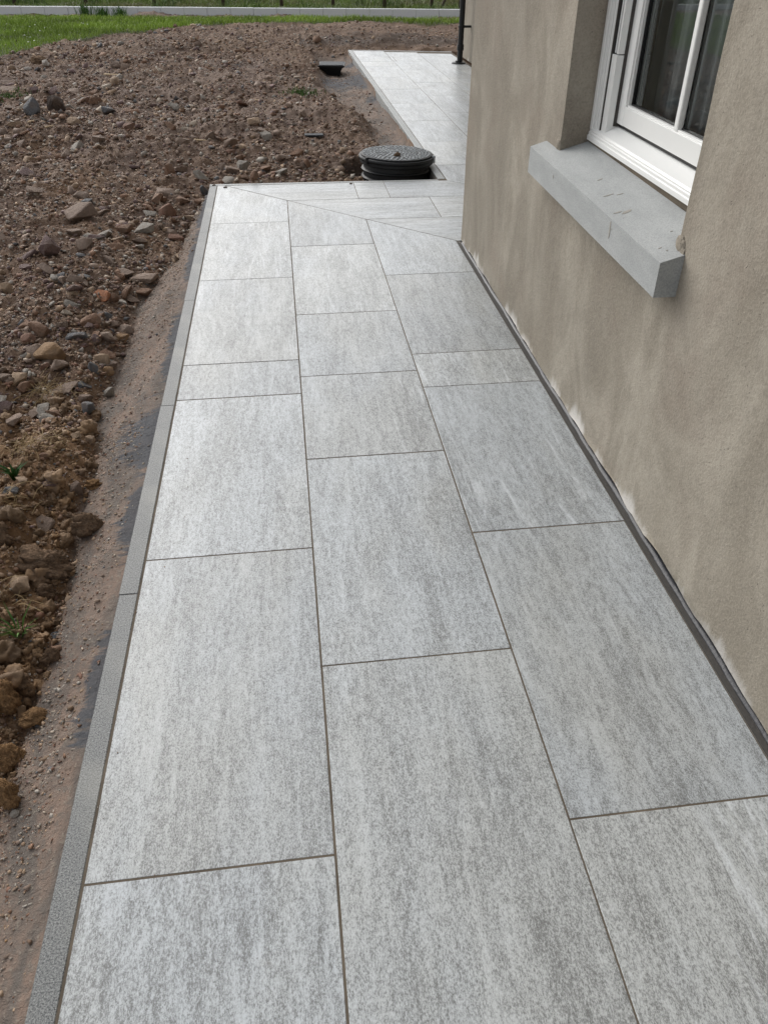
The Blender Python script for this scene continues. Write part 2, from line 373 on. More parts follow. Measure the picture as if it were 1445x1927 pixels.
def height(x, y):
    x = np.asarray(x, float); y = np.asarray(y, float)
    d = dist_out(x, y); b = np.where((y < Y_B), rub_boundary(y), 0.0)
    left = y < Y_B
    t = d-b
    prof_h = np.interp(d, [0, .06, .2, .3], [-.003, -.020, -.068, -.09])
    prof_r = np.interp(t, [0, .06, .16, .4, .9, 2.0, 4.0], [-.085, -.055, -.035, -.012, .01, .02, -.01])
    prof_b = np.interp(d, [0, .03, .12, .35, 1.0, 3, 6, 12], [-.035, -.022, -.012, .0, .02, .02, -.01, -.03])
    h = np.where(left, np.where(d < b, np.maximum(prof_h, -.09), prof_r), prof_b)
    # blend left/back families round the corner
    k = sstep(4.6, 6.0, y)
    h = h*(1-k)+np.where((d < b) & left, prof_h, prof_b)*k
    H = haunch(x, y); L, gt = lawn_mask(x, y)
    tr, w_ = trench(x, y)
    floor = np.interp(w_, [0, .05, .25, .5], [-.085, -.105, -.13, -.12])
    h = h*(1-tr)+floor*tr
    # manhole pit
    r = np.hypot(x-1.245, y-5.99); pit = (1-sstep(.30, .42, r))
    h = h*(1-pit)+(-.10)*pit
    # big forms
    rough = (1-.88*H)*(1-.8*L)
    far = sstep(13.0, 13.5, y)*(x > .4)*(1-L)
    h = h+.045*vnoise(x*1.5+3, y*1.5, 41)*rough*sstep(.1, .5, d)
    h = h+rough*(.024*np.abs(vnoise(x*17+7, y*17, 50))-.010+.030*np.abs(vnoise(x*7.5+2, y*7.5, 66))-.013)*sstep(.02, .1, d)+rough*(.014*vnoise(x*4, y*4, 42)*sstep(.05, .3, d)+.009*vnoise(x*11, y*11, 43))
    h = h+.05*sstep(12.8, 13.4, y)*(1-sstep(14.4, 15.2, y))*(x > .9)*(.6+.6*vnoise(x*3, y*3, 44))
    # low ridge of dug out stone across the field, heap at the far left
    h = h+.06*np.exp(-((x+1.6)**2/.5+(y-7.6)**2/.6))+.035*np.exp(-((x+.3)**2/3+(y-13.4)**2/.3))
    # clod heap at the near left
    cl = np.exp(-((x+.38)/.10)**2)*sstep(.6, 1.0, y)*(1-sstep(2.3, 2.7, y)); h = h+.03*cl
    n5 = vnoise(x*28, y*28, 45); n6 = vnoise(x*62, y*62, 46); n7 = vnoise(x*120, y*120, 47)
    near = 1-sstep(5, 11, y)
    h = h+rough*(.010*np.abs(n5)*(1+.6*vnoise(x*5, y*5, 59))-.004+.0055*np.abs(n6)*near+.0026*n7*near)
    h = h+H*(1-tr)*(.012*vnoise(x*6, y*3, 60)*sstep(.02, .1, d)+(.007*vnoise(x*9, y*4, 58)+.005*vnoise(x*20, y*9, 48))*sstep(.0, .05, d)+.0025*np.abs(n5)+.0022*n6+.0016*n7)+tr*(.012*vnoise(x*8, y*5, 49)+.004*n5)
    # strip of rough concrete in front of the far kerb, and the field beyond
    h = np.where((d < .012) | ((x > leg2_x(y)-.004) & (y < 12.76-.2*(x-1.45))), np.minimum(h, -.0035), h)
    h = np.where(in_patio(x, y), -.16, h)
    return h

def build_ground():
    gx = np.concatenate([[-150, -70, -35, -18], np.arange(-12, -4, .25), np.arange(-4, -2.4, .05), np.arange(-2.4, -1.2, .018), np.arange(-1.2, 1.52, .0135),
                         np.arange(1.53, 4.5, .06), [5.5, 7, 10, 16, 30, 70, 150]])
    gy = np.concatenate([[-150, -60, -20, -8, -4, -2.2, -1.2, -.6, -.2, .1, .3], np.arange(.4, 3.5, .0135), np.arange(3.5, 7.2, .019), np.arange(7.2, 13, .036),
                         np.arange(13, 20, .075), [20.3, 20.7, 21.3, 22, 23, 25, 28, 33, 42, 60, 100, 200]])
    X, Y = np.meshgrid(gx, gy); Z = height(X, Y)
    V = np.stack([X.ravel(), Y.ravel(), Z.ravel()], 1)
    nx = len(gx); ny = len(gy); idx = np.arange(nx*ny).reshape(ny, nx)
    T = np.stack([idx[:-1, :-1].ravel(), idx[:-1, 1:].ravel(), idx[1:, 1:].ravel(), idx[1:, :-1].ravel()], 1)
    x, y = V[:, 0], V[:, 1]
    H = haunch(x, y); L, gt = lawn_mask(x, y)
    field = sstep(.6, .8, gt)
    L2 = np.maximum(L, field)
    near = (1-sstep(2.0, 3.4, y+.5*np.abs(x+.4)))*(x < X_K)
    ochre = np.clip(near*(.75+.6*vnoise(x*4, y*4, 51)+.25*vnoise(x*12, y*12, 52))+.45*sstep(.3, .8, vnoise(x*2.2, y*2.2, 53))*(y < 7), 0, 1)*(1-H)
    shale = np.clip(sstep(2.6, 3.6, y)*(1-sstep(11.5, 13, y))*(.55+.55*vnoise(x*1.1, y*1.1, 54)+.3*vnoise(x*5, y*5, 55))-sstep(.2, .9, x)*.4, 0, 1)*(1-H)
    strip = (sstep(0, .06, gt)*(1-sstep(.55, .65, gt)))
    shale = np.maximum(shale, strip)
    damp = np.clip(sstep(12.7, 13.3, y)*(1-sstep(14.0, 14.8, y))*(x > .8)*.9+(1-sstep(.3, .5, np.hypot(x-1.245, y-5.99)))*.8+sstep(.35, .9, vnoise(x*1.7, y*1.7, 56))*.5, 0, 1)  # darker tone: far mounds, pit round the cover, random patches
    dk = (X_K-x); tarbias = (1-sstep(.01, .06, dk))*(y < 5.6)*(y > 1.0)+0*x
    tr, w_ = trench(x, y); tarbias = np.maximum(tarbias, (1-sstep(.03, .17, w_))*tr*.9)
    tarbias = np.clip(tarbias*(.30+1.0*vnoise(x*3, y*3.1, 57)), 0, 1)
    spot = np.exp(-((y-2.42)/.20)**2)*(1-sstep(.04, .22, dk))+.8*np.exp(-((y-3.25)/.2)**2)*(1-sstep(.0, .08, dk))+.8*np.exp(-((y-1.85)/.16)**2)*(1-sstep(.0, .09, dk))+.6*np.exp(-((y-4.5)/.3)**2)*(1-sstep(.0, .06, dk)) + .8*np.exp(-((y-10.6)/.5)**2)*tr
    tarbias = np.clip(tarbias+spot, 0, 1)
    ca = np.stack([H, ochre, L2], 1); cb = np.stack([shale, damp, tarbias], 1)
    o = numesh('ground', V, T, M_ground, color={'zone': ca, 'zone_b': cb}, smooth=True)
    tag(o, kind='structure')
build_ground()

# ================================================================== PATIO
patio = meshobj('patio', *merge([prism([(-.048, -1.6), (1.374, -1.6), (1.374, 4.30), (2.855, 4.30), (2.855, 12.40), (1.45, 12.68), (1.478, 5.602), (-.048, 5.602)], -.15, -.0035)]), M_bed)
tag(patio, kind='structure')
gr = meshobj('grout', *prism([(-.03, -1.6), (1.349, -1.6), (1.349, 4.285), (2.85, 4.285), (2.85, 12.38), (1.47, 12.66), (1.50, 5.58), (-.03, 5.58)], -.0030, -.0009), M_grout, patio)
J = .0018                                         # half a joint
def clip(poly, a, b):
    """keep the part of poly left of the line a->b"""
    out = []; n = len(poly)
    sd_ = lambda p: (b[0]-a[0])*(p[1]-a[1])-(b[1]-a[1])*(p[0]-a[0])
    for i in range(n):
        p, q_ = poly[i], poly[(i+1) % n]; s1, s2 = sd_(p), sd_(q_)
        if s1 >= 0: out.append(p)
        if (s1 > 0 and s2 < 0) or (s1 < 0 and s2 > 0):
            t = s1/(s1-s2); out.append((p[0]+t*(q_[0]-p[0]), p[1]+t*(q_[1]-p[1])))
    return out
def shift(a, b, k):
    dx, dy = b[0]-a[0], b[1]-a[1]; l = math.hypot(dx, dy); n = (-dy/l*k, dx/l*k)
    return (a[0]+n[0], a[1]+n[1]), (b[0]+n[0], b[1]+n[1])
M1A, M1B = (1.377, 4.265), (-.06, 5.670)           # first mitre
M2A, M2B = (1.534, 5.561), (2.86, 4.25)            # second mitre
def slab(poly, across=False, name='paving_slab', mat=None, top=0.0, th=.02, bev=.0011):
    if len(poly) < 3: return
    cx = sum(p[0] for p in poly)/len(poly); cy = sum(p[1] for p in poly)/len(poly)
    loc = [(p[0]-cx, p[1]-cy) for p in poly]
    if across: loc = [(y, -x) for x, y in loc]      # turned by -90 so that local Y runs along the slab
    v, f = prism(loc, -th, 0)
    o = meshobj(name, v, f, mat or M_slab, patio, loc=(cx+random.uniform(-.0005, .0005), cy+random.uniform(-.0006, .0006), top+random.uniform(-.0004, .0004)), bevel=bev, seg=1)
    if across: o.rotation_euler = (0, 0, math.radians(90))
    return o
SK = .0145
def col_slabs(x0, x1, ys):
    for a, b in zip(ys[:-1], ys[1:]):
        p = [(x0+J, a+SK*x0+J), (x1-J, a+SK*x1+J), (x1-J, b+SK*x1-J), (x0+J, b+SK*x0-J)]
        p = clip(p, *shift(M1A, M1B, .003))
        slab(p)
# y of the cross joints, one list per row of slabs
col_slabs(0.0, .45, [-1.006, -.106, .794, 1.698, 2.600, 2.883, 3.806, 4.722, 6.4])
col_slabs(.45, .90, [-1.44, -.54, .362, 1.260, 2.150, 2.735, 3.335, 4.268, 6.4])
col_slabs(.90, 1.350, [-.99, -.09, .808, 1.709, 2.593, 2.879, 3.780, 6.4])
def across_row(y0, y1, xs):
    for a, b in zip(xs[:-1], xs[1:]):
        p = [(a+J, y0+J), (b-J, y0+J), (b-J, y1-J), (a+J, y1-J)]
        p = clip(p, *shift(M1B, M1A, .003)); p = clip(p, *shift(M2A, M2B, -J)) if False else clip(p, *shift(M2B, M2A, J))
        slab(p, across=True)
across_row(5.170, 5.560, [-.2, .898, 1.100, 2.0])
across_row(4.730, 5.170, [-.2, 1.348, 2.25, 3.1])
across_row(4.285, 4.730, [.4, 1.85, 2.75])
SX = -.0048
def leg2_col(x0, x1, ys, xa=None):
    for a, b in zip(ys[:-1], ys[1:]):
        fx = lambda x, y: x+SX*(y-5.6)
        sk = -.02 if b > 12 else -.006
        p = [(fx(x0, a)+J, a+J-.006*(x0-1.53)), (fx(x1, a)-J, a+J-.006*(x1-1.53)), (fx(x1, b)-J, b-J+sk*(x1-1.53)*(10 if b > 12 else 1)), (fx(x0, b)+J, b-J+sk*(x0-1.53)*(10 if b > 12 else 1))]
        p = clip(p, *shift(M2A, M2B, J))
        slab(p)
leg2_col(1.534, 1.962, [4.0, 5.130, 5.99, 6.765, 7.620, 8.486, 9.340, 10.188, 11.06, 11.500])
leg2_col(1.534, 1.957, [11.505, 12.00]); leg2_col(1.534, 1.962, [12.00, 12.63])
slab([(1.9315, 11.508), (1.9725, 11.508), (1.9725, 11.997), (1.9315, 11.997)])
leg2_col(1.962, 2.400, [4.0, 6.24, 7.10, 7.98, 8.90, 9.77, 10.68, 11.505]); leg2_col(2.005, 2.400, [11.505, 12.00]); leg2_col(1.962, 2.400, [12.00, 12.55])
leg2_col(2.400, 2.846, [4.0, 5.70, 6.57, 7.43, 8.33, 9.20, 10.03, 11.09, 12.0, 12.46])
# edging stones
def kerb_piece(poly, m=None):
    slab(poly, name='kerb_stone', mat=m or M_kerb, top=.0006, th=.105, bev=.0018)
for a, b in zip([-1.4, -.43, .57, 1.566, 2.564, 3.56, 4.57], [-.43, .57, 1.566, 2.564, 3.56, 4.57, 5.556]):
    j = random.uniform(-.0008, .0008)
    kerb_piece([(-.0505+j, a+.0003), (-.0030, a+.0003), (-.0030, b-.0003), (-.0505+j, b-.0003)])
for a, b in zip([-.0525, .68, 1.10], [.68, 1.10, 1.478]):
    kerb_piece([(a+.001, 5.564), (b-.001, 5.564-.004*b), (b-.001, 5.603-.006*b), (a+.001, 5.603-.006*a)], M_kerb_sheen)
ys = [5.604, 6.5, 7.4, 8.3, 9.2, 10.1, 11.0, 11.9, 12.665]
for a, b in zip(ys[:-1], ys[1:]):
    kerb_piece([(1.479+SX*(a-5.6), a+.001), (1.5305+SX*(a-5.6), a+.001), (1.5305+SX*(b-5.6), b-.001), (1.479+SX*(b-5.6), b-.001)], M_kerb_sheen)
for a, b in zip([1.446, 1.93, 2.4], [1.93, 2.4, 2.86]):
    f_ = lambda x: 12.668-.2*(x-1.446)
    kerb_piece([(a+.001, f_(a)), (b-.001, f_(b)), (b-.001, f_(b)+.05), (a+.001, f_(a)+.05)], M_kerb_sheen)
meshobj('grout_band', *prism([(1.3525, -1.6), (1.366, -1.6), (1.366, 4.25), (1.3525, 4.262)], -.0028, -.0005), M_gap, patio)

# ================================================================== HOUSE
house = empty('house', (1.375, 4.28, 0))
tag(house, 'house with bare sand and cement rendered walls standing right of the light grey path', 'house')
hinv = Matrix.Translation((-1.375, -4.28, 0))
def hp(o):                                         # parent to the house keeping world coordinates
    o.parent = house; o.matrix_parent_inverse = hinv; return o
def near_wall():
    y_in = [1.83, 2.81]; z_in = [.742, 2.02]
    yb = sorted(set([round(v, 4) for v in np.arange(-1.5, 4.281, .03)] + [4.28]+y_in)); yb = [v for v in yb if not any(0 < abs(v-q) < .012 for q in y_in)]
    zb = sorted(set([round(v, 4) for v in list(np.arange(.0, .12, .02))+list(np.arange(.12, 2.71, .05))]+[2.72]+z_in)); zb = [v for v in zb if not any(0 < abs(v-q) < .012 for q in z_in)]
    V = []; ids = {}
    def vid(i, j):
        if (i, j) not in ids:
            y, z = yb[i], zb[j]
            yy = y; zz = z
            if j == 0: zz = .013+.006*float(vnoise(y*9, 0, 61))+.003*float(vnoise(y*31, 0, 62))
            edge = (y in y_in and z_in[0] <= z <= z_in[1]) or (z in z_in and y_in[0] <= y <= y_in[1])
            dx = 0 if j == 0 else .0035*float(vnoise(y*2.3, z*1.9, 63))+.0015*float(vnoise(y*8, z*6, 64))
            if edge or i == len(yb)-1: dx *= .6
            if y in y_in and z_in[0] <= z <= z_in[1]: yy += .003*float(vnoise(z*7, y, 65))
            if i == len(yb)-1: yy += .003*float(vnoise(z*5, 3, 66))
            # render slumps outwards a little at the very foot
            dx -= .004*max(0, 1-z/.05)*(.5+.5*float(vnoise(y*6, 1, 67)))
            ids[(i, j)] = len(V); V.append((1.375+dx, yy, zz))
        return ids[(i, j)]
    Fc = []
    for i in range(len(yb)-1):
        for j in range(len(zb)-1):
            if y_in[0] <= yb[i] < y_in[1] and z_in[0] <= zb[j] < z_in[1]: continue
            Fc.append((vid(i, j+1), vid(i+1, j+1), vid(i+1, j), vid(i, j)))
    # extrude boundary edges inwards
    ec = {}
    for f in Fc:
        for k in range(4):
            a, b = f[k], f[(k+1) % 4]; ec[(a, b)] = ec.get((a, b), 0)+1
    bd = [e for e in ec if (e[1], e[0]) not in ec]
    back = {}
    def bk(a):
        if a not in back:
            back[a] = len(V); p = V[a]; V.append((1.70, p[1], p[2]))
        return back[a]
    for a, b in bd: Fc.append((b, a, bk(a), bk(b)))
    me = bpy.data.meshes.new('wall'); me.from_pydata(V, [], Fc); me.materials.append(M_wall)
    bm = bmesh.new(); bm.from_mesh(me); bmesh.ops.recalc_face_normals(bm, faces=bm.faces); bm.to_mesh(me); bm.free()
    o = bpy.data.objects.new('wall', me); C.objects.link(o); hp(o)
    # is the front facing -x ?
    me.polygons.foreach_set('use_smooth', [True]*len(me.polygons)); me.set_sharp_from_angle(angle=math.radians(40))
    m = add_bevel(o, .011, 3); o.modifiers['bevel'].angle_limit = math.radians(50); o.modifiers['bevel'].harden_normals = False
near_wall()
hp(box('wall', 1.702, 2.858, 3.98, 4.279, .012, 2.72, M_wall))
hp(box('wall', 2.86, 3.16, 3.98, 11.75, .016, 2.72, M_wall, bevel=.012, seg=3))
hp(box('wall', 3.162, 7.0, 11.45, 11.749, .016, 2.72, M_wall))
hp(box('wall', 1.702, 7.0, -1.5, -1.2, .012, 2.72, M_wall))
# roof out of the picture: two sloping slabs
def roof(x0, x1, y0, y1):
    zc = 2.735
    v = [(x0, y0, zc), (x1, y0, zc), (x1, y1, zc), (x0, y1, zc), (x0+.5*(x1-x0), y0, zc+1.9), (x0+.5*(x1-x0), y1, zc+1.9)]
    f = [(0, 3, 2, 1), (0, 4, 5, 3), (4, 1, 2, 5), (0, 1, 4), (3, 5, 2)]
    return hp(meshobj('roof', v, f, M_roof))
roof(1.22, 7.2, -1.7, 4.4); roof(2.72, 7.21, 4.402, 11.9)
# room behind the window
rv, rf = box_vf(1.705, 5.0, -1.15, 3.95, -.1, 2.6)
hp(meshobj('room', rv, [tuple(reversed(q)) for q in rf], M_room))
# damp proof membrane showing below the render
def strip_mem(pts, x0, x1, zf):
    V = []; Fc = []
    for k, y in enumerate(pts):
        a = .5+.5*float(vnoise(y*5, 0, 71)); b = float(vnoise(y*17, 0, 72))
        V += [(x0+.002*b, y, -.003), (x0+.003+.002*b, y, .002+.004*a), (x1-.004, y, zf+.003*a+.0015*b), (x1, y, -.003)]
        if k:
            o_ = 4*k
            for q in range(3): Fc.append((o_-4+q, o_+q, o_+q+1, o_-4+q+1))
    return V, Fc
hp(meshobj('damp_membrane', *strip_mem(np.arange(-1.5, 4.26, .02), 1.3675, 1.395, .006), M_membrane, smooth=True))

# stone sill ------------------------------------------------------
def build_sill():
    y0, y1 = 1.783, 2.958
    def zt(x, y): return .7515+.0155*(y-1.785)+.30*(x-1.375)
    prof = lambda y: [(1.316, zt(1.316, y)-.086), (1.316, zt(1.316, y)), (1.374, zt(1.374, y))]
    V = []; Fc = []
    def add(y, deep):
        b = len(V); p = prof(y)
        for x, z in p: V.append((x, y, z))
        xe = 1.47 if deep else 1.376
        V.append((xe, y, zt(xe, y) if deep else zt(1.376, y))); V.append((xe, y, zt(1.316, y)-.086))
        return b
    ys_ = [(y0, 0), (1.829, 0), (1.8335, 1)] + [(v, 1) for v in np.linspace(1.9, 2.75, 10)] + [(2.8065, 1), (2.811, 0), (y1, 0)]
    pr = None
    for y, dp in ys_:
        b = add(y, dp)
        if pr is not None:
            for k in range(5): Fc.append((pr+k, b+k, b+(k+1) % 5, pr+(k+1) % 5))
        else: Fc.append((b, b+1, b+2, b+3, b+4))
        pr = b
    Fc.append((pr+4, pr+3, pr+2, pr+1, pr))
    o = meshobj('window_sill', V, Fc, M_sill); hp(o); add_bevel(o, .0035, 2)
    # splashes of mortar left on the top and the front
    def blob(y, x, a, b, front=False, seed=0):
        rr = random.Random(seed); n = 18; P = []
        for k in range(n):
            t = 2*math.pi*k/n; r = 1+.35*math.sin(2*t+seed)+.18*rr.uniform(-1, 1)
            P.append((a*r*math.cos(t), b*r*math.sin(t)))
        V = []
        for z_ in (0.0, .0008):
            for p, q_ in P:
                if front: V.append((1.3158-z_, y+p, x+q_))
                else:
                    xx = x+q_; yy = y+p; V.append((xx, yy, zt(xx, yy)+.0002+z_))
        Fc = [tuple(range(n, 2*n))]+[(k, (k+1) % n, n+(k+1) % n, n+k) for k in range(n)]
        s = meshobj('mortar_splash', V, Fc, M_stain); s.parent = o
    for y, x, a, b, sd2 in [(2.135, 1.362, .006, .016, 1), (2.15, 1.343, .003, .012, 2), (2.29, 1.365, .003, .014, 3), (2.27, 1.39, .003, .007, 4), (2.43, 1.386, .004, .006, 5),
                            (1.86, 1.345, .002, .004, 6), (1.835, 1.352, .002, .003, 7), (1.93, 1.40, .002, .003, 9)]:
        blob(y, x, a, b, seed=sd2)
    blob(2.12, .712, .0045, .020, True, 12); blob(2.66, .72, .002, .006, True, 13); blob(2.108, .716, .0015, .003, True, 14)
    return o
build_sill()
# render dabbed round the ends of the sill
def dab(y, z, r, x=1.373, seed=0):
    bm = bmesh.new(); bmesh.ops.create_icosphere(bm, subdivisions=3, radius=1)
    for v in bm.verts:
        k = 1+.25*float(vnoise(v.co.x*2.5+seed, v.co.y*2.5+v.co.z*1.7, 81)); v.co = Vector((x+v.co.x*.22*r*k, y+v.co.y*r*k, z+v.co.z*r*k))
    me = bpy.data.meshes.new('render_dab'); bm.to_mesh(me); bm.free(); me.materials.append(M_wall)
    me.polygons.foreach_set('use_smooth', [True]*len(me.polygons))
    o = bpy.data.objects.new('render_dab', me); C.objects.link(o); hp(o)
dab(1.815, .765, .022, seed=3); dab(1.80, .752, .014, seed=5); dab(2.832, .785, .02, x=1.375, seed=8)

# window ----------------------------------------------------------
def extr_y(prof, y0, y1):
    n = len(prof); v = [(x, y0, z) for x, z in prof]+[(x, y1, z) for x, z in prof]
    f = [tuple(range(n)), tuple(range(2*n-1, n-1, -1))]+[(i, n+i, n+(i+1) % n, (i+1) % n) for i in range(n)]
    return v, f
Y0, Y1 = 1.8335, 2.8065
parts = []
def B(x0, x1, y0, y1, z0, z1): return box_vf(x0, x1, y0, y1, z0, z1)
head = [B(1.47, 1.60, Y0, Y1, 1.965, 2.018)]
win = meshobj('window', *merge(head+[B(1.604, 1.615, Y0, Y1, 1.96, 2.018), B(1.604, 1.615, Y0, Y1, .80, .86), B(1.604, 1.615, Y1-.03, Y1, .86, 1.96), B(1.604, 1.615, Y0, Y0+.03, .86, 1.96)]), M_white); hp(win)
def wp(name, vf, mat, bev=.0012): 
    o = meshobj(name, vf[0], vf[1], mat, win, bevel=bev, seg=2); return o
wp('sill_board', extr_y([(1.463, .803), (1.463, .8165), (1.4665, .8185), (1.4665, .8265), (1.4695, .8285), (1.4695, .833), (1.474, .8385), (1.5185, .8605), (1.598, .8605), (1.598, .803)][::-1], Y0, Y1), M_white, .0008)
wp('bedding_joint', B(1.470, 1.60, Y0, Y1, .785, .8025), M_grout, 0)
for s_, (ya, yb_) in (('l', (Y1, -1)), ('r', (Y0, 1))):
    k = yb_
    def JB(x0, x1, a, b, z0, z1):
        lo, hi = sorted((ya+k*a, ya+k*b)); return B(x0, x1, lo, hi, z0, z1)
    if s_ == 'l':
        wp('jamb', merge([JB(1.4685, 1.5995, 0, .020, .835, 1.9645), JB(1.4745, 1.5995, .0205, .040, .837, 1.9645), JB(1.4785, 1.5995, .0405, .0655, .840, 1.9645)]), M_white)
        wp('jamb_groove', JB(1.4775, 1.598, .0656, .0672, .842, 1.9645), M_gap, 0)
        wp('sash_stop_block', JB(1.4825, 1.534, .0673, .1085, .8425, 1.062), M_white)
        wp('parting_bead', merge([JB(1.4845, 1.534, .096, .1085, 1.0650, 1.9645), JB(1.488, 1.534, .0693, .0775, 1.0650, 1.9645)]), M_white)
        wp('sash_channel', JB(1.4925, 1.5335, .0776, .0958, 1.0645, 1.9645), M_whited, 0)
        wp('channel_liner', JB(1.4845, 1.5335, .0678, .0692, 1.0650, 1.9645), M_blackrub, 0)
        wp('sash_gap', JB(1.505, 1.56, .1087, .1106, .8616, 1.9645), M_gap, 0)
    else:
        wp('jamb', JB(1.4745, 1.598, 0, .022, .84, 1.9645), M_white)
def sash(xf, z0, z1, ya, yb_, st=.052, rail_b=.055, rail_t=.04, muntin=True):
    th_ = .042
    zlo = z0+rail_b; zhi = z1-rail_t; gy0 = ya+st; gy1 = yb_-st
    sh = meshobj('sash', *merge([B(xf, xf+th_, ya, ya+st, z0, z1), B(xf, xf+th_, yb_-st, yb_, z0, z1), B(xf+.0005, xf+th_-.0005, gy0-.001, gy1+.001, z0+.0005, zlo), B(xf+.0005, xf+th_-.0005, gy0-.001, gy1+.001, zhi, z1-.0005)]), M_white, win, bevel=.0018, seg=2)
    # glazing moulding: thin inner step and black gasket (joined frames)
    def frame(x0, x1, inset, wdt):
        a0, a1, b0, b1 = gy0-.002+inset, gy1+.002-inset, zlo-.002+inset, zhi+.002-inset
        return merge([B(x0, x1, a0, a0+wdt, b0, b1), B(x0, x1, a1-wdt, a1, b0, b1), B(x0+.0002, x1-.0002, a0+wdt, a1-wdt, b0, b0+wdt), B(x0+.0002, x1-.0002, a0+wdt, a1-wdt, b1-wdt, b1)])
    meshobj('glazing_bead', *frame(xf+.006, xf+.03, 0, .0075), M_white, win, bevel=.001, seg=1)
    meshobj('gasket', *frame(xf+.016, xf+.032, .0055, .006), M_blackrub, win)
    v = [(xf+.024, gy0, zlo), (xf+.024, gy1, zlo), (xf+.024, gy1, zhi), (xf+.024, gy0, zhi)]
    mids = [ (gy0+gy1)/2-.002 ] if muntin else []
    edges = [gy0]+mids+[gy1]
    for a, b in zip(edges[:-1], edges[1:]):
        vv, ff = box_vf(xf+.022, xf+.0235, a, b, zlo, zhi)
        meshobj('pane', [vv[0], vv[3], vv[7], vv[4]], [(0, 3, 2, 1)], M_glass, win)
    for m_ in mids:
        meshobj('muntin', *B(xf+.003, xf+.0215, m_-.012, m_+.012, zlo-.001, zhi+.001), M_white, win, bevel=.004, seg=2)
        meshobj('muntin_spacer', *B(xf+.0245, xf+.034, m_-.009, m_+.009, zlo, zhi), M_blackrub, win)
sash(1.5145, .872, 1.42, 1.858, 2.6955)
wp('sash_gap_shade', B(1.524, 1.556, 1.858, 2.692, .8615, .8715), M_blackrub, 0)  # black strip standing in for the shade in the gap under the sash
sash(1.561, 1.385, 1.962, 1.858, 2.6955)
# curtain hanging inside
cv = []; cf = []
yy = np.linspace(2.30, 2.79, 110)
for k, y in enumerate(yy):
    x = 1.640+.016*math.sin(y*75)+.007*math.sin(y*171+1)
    cv += [(x, y, .80), (x+.004, y, 2.0)]
    if k: cf.append((2*k-2, 2*k, 2*k+1, 2*k-1))
o = meshobj('curtain', cv, cf, M_curtain, win, smooth=True); m = o.modifiers.new('thickness', 'SOLIDIFY'); m.thickness = .003

# downpipe --------------------------------------------------------
PX, PY = 2.742, 11.25
dp = meshobj('downpipe', *merge([lathe([(.034, .012), (.034, 2.70)], 28, PX, PY), lathe([(.0415, .145), (.043, .150), (.043, .205), (.0415, .21)], 28, PX, PY)]), M_black, smooth=True); hp(dp)
dp.data.set_sharp_from_angle(angle=math.radians(40))
meshobj('pipe_bracket', *merge([lathe([(.040, .385), (.040, .415)], 28, PX, PY), B(PX+.03, 2.859, PY-.018, PY+.018, .388, .412)]), M_black, dp, bevel=.002, seg=1)
meshobj('pipe_bracket', *merge([lathe([(.040, 1.885), (.040, 1.915)], 28, PX, PY), B(PX+.03, 2.859, PY-.018, PY+.018, 1.888, 1.912)]), M_black, dp, bevel=.002, seg=1)
meshobj('drain_collar', *lathe([(.088, .001), (.088, .008), (.08, .0125), (.045, .014), (.043, .03)], 40, PX-.012, PY), M_black, dp, bevel=.0, seg=1)

# ================================================================== ROUND INSPECTION COVER
mc = empty('inspection_cover', (1.243, 5.995, -.10)); mc.rotation_euler = (math.radians(-.6), math.radians(1.2), 0)
tag(mc, 'round black plastic inspection chamber with speckled worn lid in the angle between the two paths', 'manhole cover')
body = [(.238, 0.0), (.238, .028), (.248, .030), (.252, .036), (.248, .042), (.238, .046), (.236, .078), (.247, .080), (.252, .087), (.247, .094), (.238, .098), (.236, .125)]
o = meshobj('riser', *lathe(body, 72), M_black, mc, smooth=True); o.data.set_sharp_from_angle(angle=math.radians(35))
rim = [(.240, .1255), (.258, .128), (.262, .133), (.262, .150), (.268, .153), (.271, .158), (.271, .170), (.268, .1745), (.262, .176), (.255, .176)]
o = meshobj('rim', *lathe(rim, 96), M_black, mc, smooth=True); o.data.set_sharp_from_angle(angle=math.radians(35))
lid = [(.2535, .1765), (.2545, .183), (.252, .187), (.246, .188)]
ld = meshobj('lid', *lathe(lid, 96), M_black, mc, smooth=True); ld.data.set_sharp_from_angle(angle=math.radians(35))
tv = []
rr = random.Random(4)
for ring in range(1, 11):
    rad = .0232*ring
    nn = max(5, int(2*math.pi*rad/.031))
    for k in range(nn):
        t = 2*math.pi*(k+.5*(ring % 2)+rr.uniform(-.12, .12))/nn
        x, y = rad*math.cos(t), rad*math.sin(t)
        if abs(x+.15*y) < .006: continue
        a = t+rr.choice([.6, -.6, 1.57, .1])+rr.uniform(-.2, .2); l_, w_ = rr.uniform(.0085, .0125), rr.uniform(.0045, .0072)
        ca, sa = math.cos(a), math.sin(a)
        pts = [(-l_, -w_*.7), (0, -w_), (l_, -w_*.6), (l_, w_*.6), (0, w_), (-l_, w_*.7)]
        tv.append(prism([(x+p*ca-q_*sa, y+p*sa+q_*ca) for p, q_ in pts], .1875, .1915))
tr_ = meshobj('tread_pattern', *merge(tv), M_pale, mc, bevel=0); tag(tr_, kind='stuff')
for k, a in enumerate((-.35, 1.7, 3.7)):
    x, y = .268*math.cos(a), .268*math.sin(a)
    v, f = lathe([(.012, .142), (.012, .183), (.009, .187)], 12, x, y); meshobj('clamp_screw', v, f, M_black if k else M_pale, mc)

